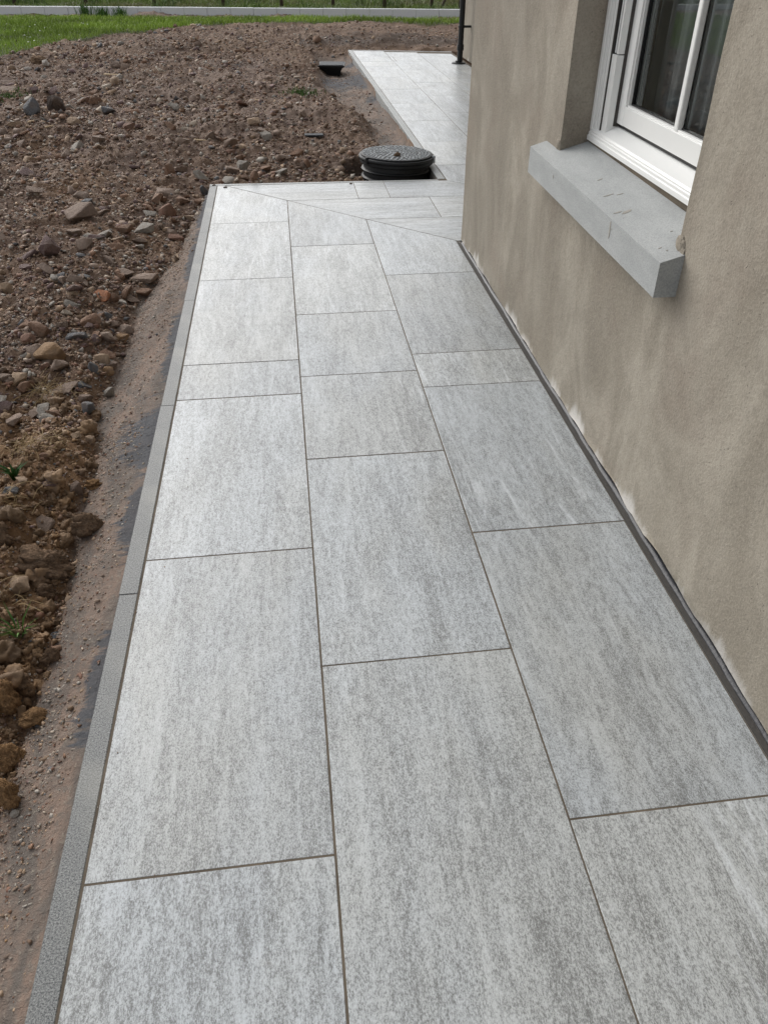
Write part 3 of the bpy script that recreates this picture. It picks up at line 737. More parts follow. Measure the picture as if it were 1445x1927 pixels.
# square gully ---------------------------------------------------
gl = empty('gully_lid', (1.135, 11.42, -.16), math.radians(-7))
tag(gl, 'square black plastic gully with flat grey lid in the trench by the far path', 'drain cover')
def taper(a, b, z0, a2, b2, z1, oy=0):
    v = [(-a, -b, z0), (a, -b, z0), (a, b, z0), (-a, b, z0), (-a2, -b2+oy, z1), (a2, -b2+oy, z1), (a2, b2+oy, z1), (-a2, b2+oy, z1)]
    return v, box_vf(0, 1, 0, 1, 0, 1)[1]
meshobj('gully_body', *merge([taper(.095, .10, 0, .13, .14, .125), taper(.134, .144, .100, .138, .148, .1245)]), M_black, gl, bevel=.004)
meshobj('gully_rim', *taper(.163, .175, .1255, .166, .18, .150), M_black, gl, bevel=.004)
meshobj('gully_plate', *taper(.150, .163, .1505, .149, .162, .1555), M_scrap, gl, bevel=.002)

# ================================================================== FAR KERB, FENCE
kb = empty('kerb_wall', (0, 18.6, 0)); tag(kb, 'long low white concrete kerb running between the lawn and the rough field', 'kerb')
kpts = [(-9.5, 19.35), (-4.9, 19.14), (-2.83, 18.95), (-.23, 18.62), (4.1, 18.10), (8.5, 17.6)]
def on_poly(s_):
    for a, b in zip(kpts[:-1], kpts[1:]):
        l = math.hypot(b[0]-a[0], b[1]-a[1])
        if s_ <= l: return (a[0]+(b[0]-a[0])*s_/l, a[1]+(b[1]-a[1])*s_/l)
        s_ -= l
    return kpts[-1]
total = sum(math.hypot(b[0]-a[0], b[1]-a[1]) for a, b in zip(kpts[:-1], kpts[1:]))
s_ = 0; bmesh_k = None
while s_+.457 < total:
    p, q_ = on_poly(s_+.002), on_poly(s_+.455)
    l = math.hypot(q_[0]-p[0], q_[1]-p[1]); a = math.atan2(q_[1]-p[1], q_[0]-p[0])
    if bmesh_k is None:
        o = meshobj('kerb_block', *box_vf(-.2262, .2262, -.0, .11, -.08, .125), M_far_kerb, kb, bevel=.008); bmesh_k = o
    else:
        o = bmesh_k.copy(); link(o, kb)
    o.location = ((p[0]+q_[0])/2, (p[1]+q_[1])/2-18.6, -.03+random.uniform(-.002, .002)); o.rotation_euler = (0, 0, a+random.uniform(-.004, .004))
    s_ += .457
fe = empty('fence', (0, 20.2, 0)); tag(fe, 'post and wire fence of dark weathered timber posts beyond the white kerb', 'fence')
posts = [(-6.6, 21.2), (-5.053, 20.955), (-3.547, 20.85), (-2.059, 20.446), (-.596, 20.194), (.634, 19.951), (1.719, 19.917), (2.809, 19.814), (3.818, 19.80), (4.426, 19.72), (5.6, 19.6)]
pm = None
for k, (x, y) in enumerate(posts):
    rad = .036
    if pm is None:
        V, Fc = lathe([(.040, -.1), (.038, .5), (.036, 1.24), (.02, 1.27)], 10)
        V = [(x_*(1+.08*math.sin(9*z_)), y_, z_) for x_, y_, z_ in V]
        pm = o = meshobj('post', V, Fc, M_wood, fe, smooth=True)
    else: o = pm.copy(); link(o, fe)
    o.location = (x, y-20.2, -.03); o.rotation_euler = (random.uniform(-.03, .03), random.uniform(-.03, .03), random.uniform(0, 6))
def tube(p, q_, r, n=6):
    p, q_ = Vector(p), Vector(q_); d = (q_-p).normalized(); a = d.orthogonal().normalized(); b = d.cross(a)
    v = []; 
    for c in (p, q_):
        for k in range(n):
            t = 2*math.pi*k/n; v.append(c+a*r*math.cos(t)+b*r*math.sin(t))
    return [tuple(x) for x in v], [(k, (k+1) % n, n+(k+1) % n, n+k) for k in range(n)]+[tuple(range(n-1, -1, -1)), tuple(range(n, 2*n))]
meshobj('brace', *tube((4.02, -.42, -.02), (4.42, -.47, .85), .03, 8), M_wood, fe)
for h_ in (.55, .8, 1.05):
    meshobj('wire', *merge([tube((a[0], a[1]-20.24, h_), (b[0], b[1]-20.24, h_), .002, 4) for a, b in zip(posts[:-1], posts[1:])]), M_scrap, fe)

# ================================================================== STONES
COL = dict(dark=(.075, .055, .045), slate=(.13, .135, .145), red=(.215, .125, .09), pale=(.46, .40, .33), brown=(.225, .140, .095), greybrown=(.26, .198, .160),
           grey=(.33, .31, .28), tan=(.37, .275, .195), tan2=(.30, .195, .11), white=(.52, .49, .45), purple=(.165, .115, .110), orange=(.48, .22, .12),
           soil=(.23, .165, .115), orangesoil=(.29, .185, .10))
def hull_template(n, seed, flat=.55, bevel=.0):
    rr = np.random.default_rng(seed)
    P = rr.normal(size=(n, 3)); P /= np.linalg.norm(P, axis=1)[:, None]; P *= rr.uniform(.75, 1.0, (n, 1))
    P = np.clip(P, -.72, .72); P[:, 2] *= flat; P[:, 1] *= rr.uniform(.6, .95)
    bm = bmesh.new()
    for p in P: bm.verts.new(p)
    r_ = bmesh.ops.convex_hull(bm, input=bm.verts)
    for g in list(set(r_['geom_interior']+r_['geom_unused'])):
        if isinstance(g, bmesh.types.BMVert) and g.is_valid: bm.verts.remove(g)
    if bevel:
        bmesh.ops.dissolve_limit(bm, angle_limit=math.radians(9), verts=bm.verts, edges=bm.edges)
        bmesh.ops.bevel(bm, geom=list(bm.edges), offset=bevel, segments=1, affect='EDGES', clamp_overlap=True)
    bmesh.ops.triangulate(bm, faces=bm.faces)
    bm.verts.ensure_lookup_table()
    for i, v in enumerate(bm.verts): v.index = i
    V = np.array([v.co[:] for v in bm.verts]); T = np.array([[v.index for v in f.verts] for f in bm.faces]); bm.free()
    V /= np.abs(V[:, 0]).max()*2
    return V, T
def rock_mesh(seed, flat, rough=.05):
    V, T = hull_template(14, seed, flat, .045)
    bm = bmesh.new(); vs = [bm.verts.new(p) for p in V]
    for t in T:
        try: bm.faces.new([vs[i] for i in t])
        except ValueError: pass
    bmesh.ops.subdivide_edges(bm, edges=bm.edges, cuts=1, use_grid_fill=True)
    for v in bm.verts:
        c = v.co; n = float(vnoise(c.x*7+seed, c.y*7+c.z*5, 91)); v.co = c*(1+rough*n)
    me = bpy.data.meshes.new('rock'); bm.to_mesh(me); bm.free(); me.materials.append(M_stone)
    me.polygons.foreach_set('use_smooth', [True]*len(me.polygons)); me.set_sharp_from_angle(angle=math.radians(14))
    return me
def clod_mesh(seed):
    bm = bmesh.new(); bmesh.ops.create_icosphere(bm, subdivisions=5, radius=.5)
    for v in bm.verts:
        c = v.co.normalized(); x, y, z = c.x, c.y, c.z
        n = .5*float(vnoise(x*1.7+seed*3, y*1.7+z*2.1, 92))+.30*abs(float(vnoise(x*5+z*3, y*5-z*4+seed, 93)))+.26*abs(float(vnoise(x*11-z*7, y*11+z*9, 94)))+.20*abs(float(vnoise(x*24+z*11, y*24-z*13, 95)))+.07*float(vnoise(x*50+z*19, y*50-z*23, 96))
        v.co = c*.5*(.72+.60*n)
    me = bpy.data.meshes.new('clod'); bm.to_mesh(me); bm.free(); me.materials.append(M_clod)
    me.polygons.foreach_set('use_smooth', [True]*len(me.polygons))
    return me
ROCKS = [rock_mesh(s, [.5, .62, .38, .8][s % 4]) for s in range(20)]
CLODS = [clod_mesh(s) for s in range(6)]
def dims(me):
    a = np.array([v.co[:] for v in me.vertices]); return a.max(0)-a.min(0)
RD = [dims(m) for m in ROCKS]; CD = [dims(m) for m in CLODS]
GROUP = 'loose rocks and clods on the dug ground'
def place(kind, x, y, w_, h_, col, lab, k=None, group=None, embed=.22):
    lib, dm, nm = (ROCKS, RD, 'rock') if kind == 's' else (CLODS, CD, 'earth_clod')
    i = k if k is not None else random.randrange(len(lib))
    me, d = lib[i % len(lib)], dm[i % len(lib)]
    o = bpy.data.objects.new(nm, me)
    dep = w_*random.uniform(.6, .9)
    vis = h_*1.02                                   # height across the sight line
    hz = max(.28*w_, min(vis, 1.5*w_)) if kind == 's' else max(.5*w_, vis*.95)
    hz *= .8 if h_ < .8*w_ else 1.0
    o.scale = (w_/d[0], dep/d[1], hz/d[2]); o.rotation_euler = (random.uniform(-.2, .2), random.uniform(-.2, .2), random.uniform(-.35, .35))
    g = float(height(x, y)); o.location = (x, y, g+hz*(.5-embed))
    c = COL[col]; j = random.uniform(.88, 1.12); o.color = (c[0]*j, c[1]*j, c[2]*j, 1)
    link(o); tag(o, lab, 'rock' if kind == 's' else 'clod', group or GROUP)
    return o
NOTABLE = [
('s', -1.467, 7.849, 0.153, 0.167, 'dark', 'upright dark brown split rock standing on end in the shale heap at the far left'),
('s', -1.615, 7.614, 0.135, 0.135, 'slate', 'dark slate grey pointed rock left of the upright rock in the far heap'),
('s', -0.784, 7.215, 0.113, 0.074, 'red', 'reddish brown block shaped stone alone on the open ground mid left'),
('s', -0.328, 7.116, 0.073, 0.048, 'pale', 'pale cream stone right of the reddish block on the open ground'),
('s', -0.347, 5.951, 0.07, 0.122, 'brown', 'narrow brown stone standing upright behind the slab at the path corner'),
('s', -0.312, 5.448, 0.144, 0.089, 'greybrown', 'large grey brown slab rock lying beyond the corner of the path'),
('s', -0.334, 5.332, 0.084, 0.054, 'brown', 'brown rock tucked below the slab rock near the path corner'),
('s', -0.183, 5.313, 0.101, 0.067, 'brown', 'squat brown rock halfway between slab rock and path corner'),
('s', -0.268, 4.998, 0.096, 0.108, 'red', 'smooth reddish brown rock leaning, lowest of the pile by the path corner'),
('s', -0.086, 5.509, 0.059, 0.076, 'slate', 'dark blue grey stone tight against the outer corner of the path'),
('s', -0.099, 5.294, 0.067, 0.047, 'brown', 'brown stone pressed against the edging just below the path corner'),
('s', -0.713, 4.783, 0.177, 0.1, 'greybrown', 'long flat grey brown rock slab in the rubble left of the path corner'),
('s', -0.362, 4.638, 0.114, 0.084, 'grey', 'light grey angular stone sitting in the hollow left of the path'),
('s', -0.458, 4.557, 0.1, 0.053, 'brown', 'brown wedge of rock beside the light grey angular stone'),
('s', -0.476, 4.423, 0.086, 0.034, 'tan', 'thin tan flake of stone below the brown wedge rock'),
('s', -2.259, 9.324, 0.183, 0.07, 'greybrown', 'flat grey brown rock at the left picture edge beneath the lawn'),
('s', -2.527, 11.183, 0.114, 0.057, 'white', 'white rounded stone in front of the tan clod near the lawn'),
('s', -2.361, 11.44, 0.078, 0.078, 'white', 'small white stone leaning on the tan clod near the lawn'),
('s', -0.754, 4.135, 0.113, 0.124, 'purple', 'purple grey slab of shale tilted in the left rubble'),
('s', 0.07, 5.743, 0.116, 0.065, 'grey', 'grey rounded rock resting against the back edge of the path'),
('s', 0.157, 5.802, 0.088, 0.058, 'brown', 'brown rock wedged between grey rock and small block at the back edge'),
('s', 0.242, 5.704, 0.058, 0.061, 'brown', 'small brown block poking over the white back edge of the path'),
('s', 0.151, 6.069, 0.091, 0.083, 'grey', 'grey split flake leaning behind the rocks at the back edge'),
('s', 0.222, 7.302, 0.111, 0.071, 'tan', 'tan angular stone alone in the middle of the dirt field'),
('s', 0.547, 6.161, 0.07, 0.05, 'brown', 'small brown stone, left one of the pair in front of the round cover'),
('s', 0.623, 6.131, 0.077, 0.077, 'brown', 'taller brown stone, right one of the pair in front of the round cover'),
('s', 0.331, 5.938, 0.09, 0.045, 'brown', 'flat brown stone between back edge rocks and the pair of stones'),
('s', 0.312, 6.304, 0.055, 0.035, 'grey', 'small grey stone above the flat brown stone behind the path'),
('s', -1.352, 8.476, 0.1, 0.06, 'brown', 'brown stone right of the upright rock on the far heap'),
('s', -1.44, 8.204, 0.087, 0.068, 'grey', 'grey stone touching the right side of the upright rock'),
('s', -1.512, 11.316, 0.117, 0.104, 'greybrown', 'rounded grey brown stone on the far low ridge of stones'),
('s', -1.11, 13.895, 0.103, 0.063, 'dark', 'dark stone on the bare ground just below the lawn edge'),
('s', -1.31, 15.185, 0.094, 0.034, 'pale', 'pale flat stone at the edge of the lawn'),
('s', -0.296, 3.966, 0.137, 0.053, 'greybrown', 'wide flat slab of grey shale perched above the clay slope'),
('s', -0.28, 3.836, 0.092, 0.041, 'brown', 'brown rock underneath the wide flat shale slab'),
('s', -0.432, 3.649, 0.081, 0.059, 'orange', 'bright orange terracotta coloured stone in the left rubble'),
('s', -0.54, 3.789, 0.071, 0.038, 'slate', 'blue grey flat stone left of the orange stone'),
('s', -0.556, 3.641, 0.068, 0.039, 'tan', 'tan stone below the blue grey flat stone'),
('s', -0.378, 3.644, 0.044, 0.059, 'brown', 'dark brown stone touching the right of the orange stone'),
('s', -0.532, 3.052, 0.128, 0.098, 'tan2', 'big tan sandstone boulder half buried in the soil at left'),
('s', -0.454, 3.19, 0.088, 0.04, 'slate', 'grey flat stone right of the big tan boulder'),
('s', -0.3, 3.38, 0.079, 0.046, 'greybrown', 'round grey brown cobble at the top of the clay slope'),
('s', -0.299, 3.308, 0.057, 0.036, 'tan2', 'tan cobble in front of the round grey brown cobble'),
('s', -0.336, 3.031, 0.064, 0.055, 'tan', 'tan rough stone above the clay slope, upper of two'),
('s', -0.306, 2.961, 0.05, 0.042, 'tan2', 'tan rough stone above the clay slope, lower of two'),
('s', -0.345, 2.924, 0.046, 0.046, 'slate', 'dark slate stone left of the two tan rough stones'),
('s', -0.274, 2.809, 0.04, 0.044, 'grey', 'grey green upright stone at the edge of the clay slope'),
('s', -0.359, 2.843, 0.057, 0.028, 'slate', 'grey green rectangular flat stone in brown soil'),
('s', -0.352, 2.75, 0.053, 0.036, 'greybrown', 'round brown cobble below the rectangular flat stone'),
('s', -0.612, 3.297, 0.02, 0.016, 'white', 'small white pebble on top of the big tan boulder'),
('s', -0.605, 2.632, 0.061, 0.076, 'purple', 'dark purple rock at the left picture edge beside dry grass'),
('s', -0.268, 2.122, 0.04, 0.086, 'greybrown', 'long grey brown stone leaning upright beside orange clod'),
('s', -0.346, 2.128, 0.102, 0.033, 'purple', 'long purple brown slab lying beside the leaning stone'),
('s', -0.281, 2.424, 0.031, 0.029, 'tan', 'tan rounded pebble, larger of the two at the slope edge'),
('s', -0.262, 2.432, 0.016, 0.015, 'pale', 'pale pebble, smaller of the two at the slope edge'),
('s', -0.326, 1.942, 0.059, 0.031, 'greybrown', 'grey wedge stone beneath the clods at left'),
('s', -0.427, 2.027, 0.048, 0.032, 'slate', 'dark flat stone near the green leaves at left edge'),
('s', -0.858, 3.691, 0.064, 0.069, 'tan', 'tan upright stone near the left picture edge, lower'),
('s', -0.941, 3.925, 0.041, 0.041, 'tan', 'tan broken stone at the left picture edge, upper'),
('s', -0.197, 1.627, 0.025, 0.019, 'tan', 'small tan stone resting on the clay slope below large clod'),
('s', -0.252, 1.592, 0.03, 0.027, 'tan2', 'small orange tan stone beneath the big brown clod'),
('s', -0.169, 0.975, 0.019, 0.012, 'grey', 'small grey stone low at left on the clay slope'),
('s', -0.227, 1.318, 0.017, 0.015, 'slate', 'small bluish pebble beside the lower clods at left'),
('c', -2.483, 11.707, 0.305, 0.146, 'soil', 'tan clod of earth on the ground beneath the lawn, between white stones'),
('c', -0.223, 2.155, 0.06, 0.04, 'orangesoil', 'orange clay clod right of the leaning stone'),
('c', -0.198, 1.907, 0.101, 0.092, 'soil', 'big crumbly brown earth clod overhanging the clay slope'),
('c', -0.279, 1.752, 0.174, 0.122, 'soil', 'largest earth clod, embedded with stones, at the left of the slope'),
('c', -0.269, 1.664, 0.056, 0.056, 'soil', 'small round brown clod below the largest earth clod'),
('c', -0.194, 1.411, 0.046, 0.058, 'soil', 'brown earth clod standing alone below the black plastic disc'),
('c', -0.261, 1.267, 0.079, 0.102, 'orangesoil', 'tall crumbly ochre clod cut by the left picture edge'),
('c', -0.246, 1.327, 0.061, 0.049, 'soil', 'brown clod behind the tall ochre clod at the left edge'),
('c', -0.219, 1.118, 0.073, 0.085, 'orangesoil', 'ochre clod, second from bottom at the left edge'),
('c', -0.185, 1.009, 0.055, 0.074, 'orangesoil', 'crumbly ochre clod, lowest at the left edge'),
('c', -0.407, 1.823, 0.074, 0.089, 'soil', 'dark clod half out of the picture beside the largest clod'),
('c', -0.191, 1.223, 0.063, 0.047, 'orangesoil', 'low heap of orange clay beside the lower clods'),
('c', 1.007, 9.231, 0.078, 0.055, 'soil', 'small dark clod lying in the trench beside the far path'),
]
LMNAMES = ['the upright split rock', 'the dark slate rock in the far heap', 'the reddish block on open ground', 'the pale cream stone', 'the narrow upright stone', 'the big slab past the corner', '', '', 'the leaning red rock', 'the blue grey corner stone', '', 'the long flat slab', 'the light grey angular stone', 'the brown wedge rock', '', 'the flat rock at the left edge', 'the white rounded stone', '', 'the tilted purple shale slab', 'the grey rock at the back edge', '', 'the small block on the back edge', '', 'the tan stone mid field', '', 'the pair of brown stones', '', '', '', '', 'the far grey brown stone', 'the dark stone below the lawn', 'the pale stone at the lawn edge', 'the wide flat shale slab', '', 'the orange stone', '', '', '', 'the big tan boulder', '', 'the round cobble', '', '', 'the lower tan rough stone', '', 'the grey green upright stone', 'the rectangular flat stone', '', '', 'the dark purple edge rock', 'the long leaning stone', 'the long purple slab', 'the tan pebble at the slope', '', 'the grey wedge stone', '', 'the tan stone at the left edge', '', 'the small stone on the slope', '', '', '', 'the clod between white stones', 'the orange clay clod', 'the overhanging brown clod', 'the largest clod', '', 'the lone brown clod', 'the tall ochre clod', '', 'the second ochre clod', 'the lowest ochre clod', '', '', '']
for i, (k, x, y, w_, h_, col, lab) in enumerate(NOTABLE):
    place(k, x, y, w_, h_, col, lab, k=i)
# stones and crumbs that hide the seam where soil meets the white back edge: sampled with all the rest
def x_left(y): return -.12-.27*y
cand = []
def sample(n, ylo, yhi, pw):
    u = R.random(n)
    y = (ylo**(1-pw)+(yhi**(1-pw)-ylo**(1-pw))*u)**(1/(1-pw)) if pw != 1 else ylo*(yhi/ylo)**u
    xl = x_left(y)-np.interp(y, [.3, 2, 6, 17], [1.9, 1.7, 1.3, 1.3]); xr = np.where(y < Y_B, X_K-.012, np.where(y < 12.7, leg2_x(y)-.02, 4.6))
    x = xl+(xr-xl)*R.random(n)
    return x, y
def dens(x, y):
    L, gt = lawn_mask(x, y); Hn = haunch(x, y)
    d = (1-L*.97)*(gt < 0)*(1-.985*Hn)*np.where(x < x_left(y)-.12, .55, 1.0)
    d *= np.where(np.hypot(x-1.245, y-5.99) < .30, 0, 1)
    d *= np.where(((x > X_K-.004) & (y < Y_B)) | ((x > leg2_x(y)-.004) & (y < 12.74-.2*(x-1.45))), 0, 1)
    return d
def richness(x, y):                                  # where shale lies thick
    r = .45+.5*vnoise(x*1.4, y*1.4, 101)+.3*vnoise(x*4, y*4, 102)
    r += .9*np.exp(-((x+1.6)**2/.9+(y-7.2)**2/1.6))+.7*np.exp(-((x+.4)**2/4+(y-13.4)**2/.35))+.6*np.exp(-((x+1.25)**2/.9+(y-11.8)**2/.3))
    r += .6*np.exp(-((x-.5)**2/.5+(y-5.85)**2/.03))+.5*np.exp(-((x+.35)**2/.1+(y-4.4)**2/1.2))+.35*np.exp(-((x+.45)**2/.1+(y-3.3)**2/.6))
    r -= .5*sstep(.2, 1.2, x)*(y > 6.3)+.5*(y < 2.4)
    return np.clip(r, .06, 1.6)
# (a) mid sized stones: the 225 that show largest become rocks of their own
x, y = sample(52000, .3, 16.4, 1.15)
keep = (R.random(len(x)) < dens(x, y)*richness(x, y)/1.1) & (haunch(x, y) < .3)
HX = np.concatenate([R.normal(-1.55, .38, 330), R.normal(-.1, 1.0, 200), R.normal(-1.2, .4, 110), R.normal(.45, .55, 110)]); HY = np.concatenate([R.normal(7.3, .7, 330), R.normal(13.3, .25, 200), R.normal(11.8, .25, 110), 5.70+np.abs(R.normal(0, .16, 110))])
x, y = x[keep], y[keep]
size = .0145*(1-R.random(len(x)))**(-1/2.2); size = np.clip(size, .013, .08)*np.interp(y, [1, 3, 6, 9], [.9, 1.1, 1.3, 1.5])
kh = R.random(len(HX)) < dens(HX, HY); x = np.concatenate([x, HX[kh]]); y = np.concatenate([y, HY[kh]]); size = np.concatenate([size, np.clip(.026*(1-R.random(int(kh.sum())))**(-1/3.0), .026, .085)])
shown = size/np.hypot(y, 1.37)*np.where(x < x_left(y)-.02, 0, 1)*(y < 12.7)
order = np.argsort(-shown); big = order[:222]; rest = order[222:]
def colour_for(x_, y_, u):
    pal = ['greybrown', 'brown', 'purple', 'grey', 'greybrown', 'tan', 'red', 'slate', 'pale'] if y_ > 2.5 else ['brown', 'tan', 'greybrown', 'tan2', 'brown', 'slate', 'tan', 'soil', 'grey']
    wts = [.24, .2, .13, .12, .1, .09, .05, .05, .02]
    return pal[int(np.searchsorted(np.cumsum(wts), u*.999))]
WORD = dict(greybrown='grey brown', brown='brown', purple='purplish grey', grey='light grey', tan='tan', red='reddish brown', slate='dark slate grey', pale='pale cream', tan2='ochre tan', soil='earth brown')
LM = [(r[1], r[2], lm) for r, lm in zip(NOTABLE, LMNAMES) if lm]+[(1.243, 5.99, 'the round cover'), (1.135, 11.42, 'the square gully'), (-.212, 1.515, 'the plastic disc'), (.70, 9.05, 'the grass patch on the bank'),
      (-.05, 5.6, "the path's outer corner"), (.70, 6.93, 'the black plastic scrap'), (-1.394, 10.36, 'the long pale splinter'), (.878, 5.6, 'the short slab at the back edge')]
USED = set()
def label_for(x_, y_, word, s_):
    ds = sorted((math.hypot(x_-a, y_-b_), a, b_, nm) for a, b_, nm in LM)
    sz = 'tiny' if s_ < .028 else 'small' if s_ < .042 else 'medium'
    for dist_, a, b_, nm in ds[:14]:
        dx, dy = x_-a, y_-b_
        far_ = 'well ' if dist_ > .45 else ''
        if abs(dx) > abs(dy)*1.2: rel = far_+('right of' if dx > 0 else 'left of')
        elif abs(dy) > abs(dx)*1.2: rel = far_+('behind' if dy > 0 else 'in front of')
        else: rel = far_+('behind and ' if dy > 0 else 'in front and ')+('right of' if dx > 0 else 'left of')
        lab = '%s %s stone %s %s' % (sz, word, rel, nm)
        if lab not in USED and len(lab.split()) <= 16:
            USED.add(lab); return lab
    return lab
for i in big:
    c = colour_for(x[i], y[i], R.random()); s_ = size[i]
    o = place('s', float(x[i]), float(y[i]), float(s_), float(s_*R.uniform(.4, .75)), c, label_for(float(x[i]), float(y[i]), WORD[c], s_), group=GROUP, embed=float(R.uniform(.1, .3)))
    o.rotation_euler = (R.uniform(-.5, .5), R.uniform(-.5, .5), R.uniform(0, 6.28))
# (b) everything smaller: joined fragments
TPL = [hull_template(9, 200+s, [.35, .5, .65, .28][s % 4]) for s in range(24)]
def rotmats(n, tilt):
    a = R.uniform(0, 2*np.pi, n); b = R.normal(0, tilt, n); c = R.normal(0, tilt, n)
    ca, sa, cb, sb, cc, sc_ = np.cos(a), np.sin(a), np.cos(b), np.sin(b), np.cos(c), np.sin(c)
    Rz = np.zeros((n, 3, 3)); Rz[:, 0, 0] = ca; Rz[:, 0, 1] = -sa; Rz[:, 1, 0] = sa; Rz[:, 1, 1] = ca; Rz[:, 2, 2] = 1
    Rx = np.zeros((n, 3, 3)); Rx[:, 0, 0] = 1; Rx[:, 1, 1] = cb; Rx[:, 1, 2] = -sb; Rx[:, 2, 1] = sb; Rx[:, 2, 2] = cb
    Ry = np.zeros((n, 3, 3)); Ry[:, 1, 1] = 1; Ry[:, 0, 0] = cc; Ry[:, 0, 2] = sc_; Ry[:, 2, 0] = -sc_; Ry[:, 2, 2] = cc
    return Rz @ Rx @ Ry
def scatter(name, x, y, size, cols, lab=None, tilt=.35, embed=.12):
    n = len(x); z = height(x, y); Rm = rotmats(n, tilt); tid = R.integers(0, len(TPL), n)
    Vs = []; Ts = []; Cs = []; base = 0
    for t, (V, T) in enumerate(TPL):
        ii = np.where(tid == t)[0]
        if not len(ii): continue
        P = np.einsum('nij,vj->nvi', Rm[ii], V)*size[ii][:, None, None]
        P[:, :, 0] += x[ii][:, None]; P[:, :, 1] += y[ii][:, None]; P[:, :, 2] += (z[ii]+size[ii]*embed)[:, None]
        m = len(V); Vs.append(P.reshape(-1, 3)); Ts.append((T[None]+(np.arange(len(ii))*m)[:, None, None]).reshape(-1, 3)+base)
        Cs.append(np.repeat(cols[ii], m, axis=0)); base += len(ii)*m
    o = numesh(name, np.vstack(Vs), np.vstack(Ts), M_frag, color={'tint': np.vstack(Cs)})
    tag(o, lab, kind='stuff'); return o
PAL = np.array([COL[k] for k in ['greybrown', 'brown', 'purple', 'grey', 'tan', 'red', 'slate', 'pale', 'soil', 'orangesoil']])
def pick(n, wts, y=None):
    wts = np.array(wts)/sum(wts); k = np.searchsorted(np.cumsum(wts), R.random(n)*.999)
    return PAL[k]*R.uniform(.78, 1.25, (n, 1))
W_FAR = [.26, .2, .13, .12, .11, .06, .04, .04, .04, 0]; W_NEAR = [.10, .18, .02, .05, .16, .04, .04, .02, .25, .14]
xr_, yr_ = x[rest], y[rest]; cr_ = np.where((yr_ < 2.5)[:, None], pick(len(xr_), W_NEAR), pick(len(xr_), W_FAR))
scatter('rubble', xr_, yr_, size[rest], cr_, 'loose shale and stone rubble scattered over the dug soil')
x, y = sample(300000, .3, 16.6, 1.05)
keep = R.random(len(x)) < dens(x, y)*(.5+.5*richness(x, y))
x, y = x[keep], y[keep]; size = np.clip(.0055*(1-R.random(len(x)))**(-1/2.2), .0055, .026)*np.interp(y, [1, 4, 8, 16], [.85, 1.1, 1.6, 2.3])
cc_ = np.where((y < 2.6)[:, None], pick(len(x), W_NEAR), pick(len(x), W_FAR))
scatter('gravel', x, y, size, cc_, 'fine shale chips and grit spread over the bare soil', tilt=.5)
# crumbs of earth: lumpy, soil coloured
def lump(seed):
    bm = bmesh.new(); bmesh.ops.create_icosphere(bm, subdivisions=2, radius=.5)
    for v in bm.verts:
        c = v.co.normalized(); n = float(vnoise(c.x*2.3+seed*5, c.y*2.3+c.z*3.1, 151))+.5*float(vnoise(c.x*5-c.z*4, c.y*5+seed, 152)); v.co = c*.5*(.8+.75*n)
    bm.verts.ensure_lookup_table(); V = np.array([v.co[:] for v in bm.verts]); T = np.array([[v.index for v in f.verts] for f in bm.faces]); bm.free(); return V, T
LUMPS = [lump(s) for s in range(10)]
x, y = sample(64000, .3, 10.0, 1.7)
keep = R.random(len(x)) < dens(x, y)*(1-haunch(x, y))*np.clip(.25+.6*(y < 2.7)+.5*vnoise(x*2.5, y*2.5, 161)+.5*((x > 0) & (y < 8)), 0, 1)
x, y = x[keep], y[keep]; TPL_S = TPL; TPL = LUMPS
cc_ = np.where((y < 2.9)[:, None], np.array((.235, .155, .09)), np.array((.185, .132, .095)))*R.uniform(.6, 1.3, (len(x), 1))
scatter('earth_crumbs', x, y, np.clip(.008*(1-R.random(len(x)))**(-1/2.2), .008, .034)*np.interp(y, [1, 5, 9], [.9, 1.1, 1.6]), cc_, 'crumbs of brown and ochre earth over the dug ground', tilt=.8, embed=.15)
TPL = TPL_S
LUMP3 = []
for s_ in range(8):
    bm = bmesh.new(); bmesh.ops.create_icosphere(bm, subdivisions=4, radius=.5)
    for v in bm.verts:
        c = v.co.normalized(); x, y, z = c
        n = .9*float(vnoise(x*1.9+s_*5, y*1.9+z*2.3, 171))+.45*abs(float(vnoise(x*5-z*4, y*5+s_, 172)))+.30*abs(float(vnoise(x*12+z*9, y*12-z*7, 173)))+.16*float(vnoise(x*26-z*19, y*26+z*9, 174))
        v.co = c*.5*(.72+.5*n)
    bm.verts.ensure_lookup_table(); LUMP3.append((np.array([v.co[:] for v in bm.verts]), np.array([[v.index for v in f.verts] for f in bm.faces]))); bm.free()
n_ = 330; y = R.uniform(.3, 2.9, n_); x = X_K-rub_boundary(y)-.01-R.random(n_)*.9
TPL = LUMP3; scatter('earth_crumbs', x, y, np.clip(.020*(1-R.random(n_))**(-1/2.5), .02, .07), np.array((.235, .158, .095))*R.uniform(.6, 1.25, (n_, 1)), 'lumps of damp ochre earth heaped beside the near path', tilt=.8, embed=.1); TPL = TPL_S
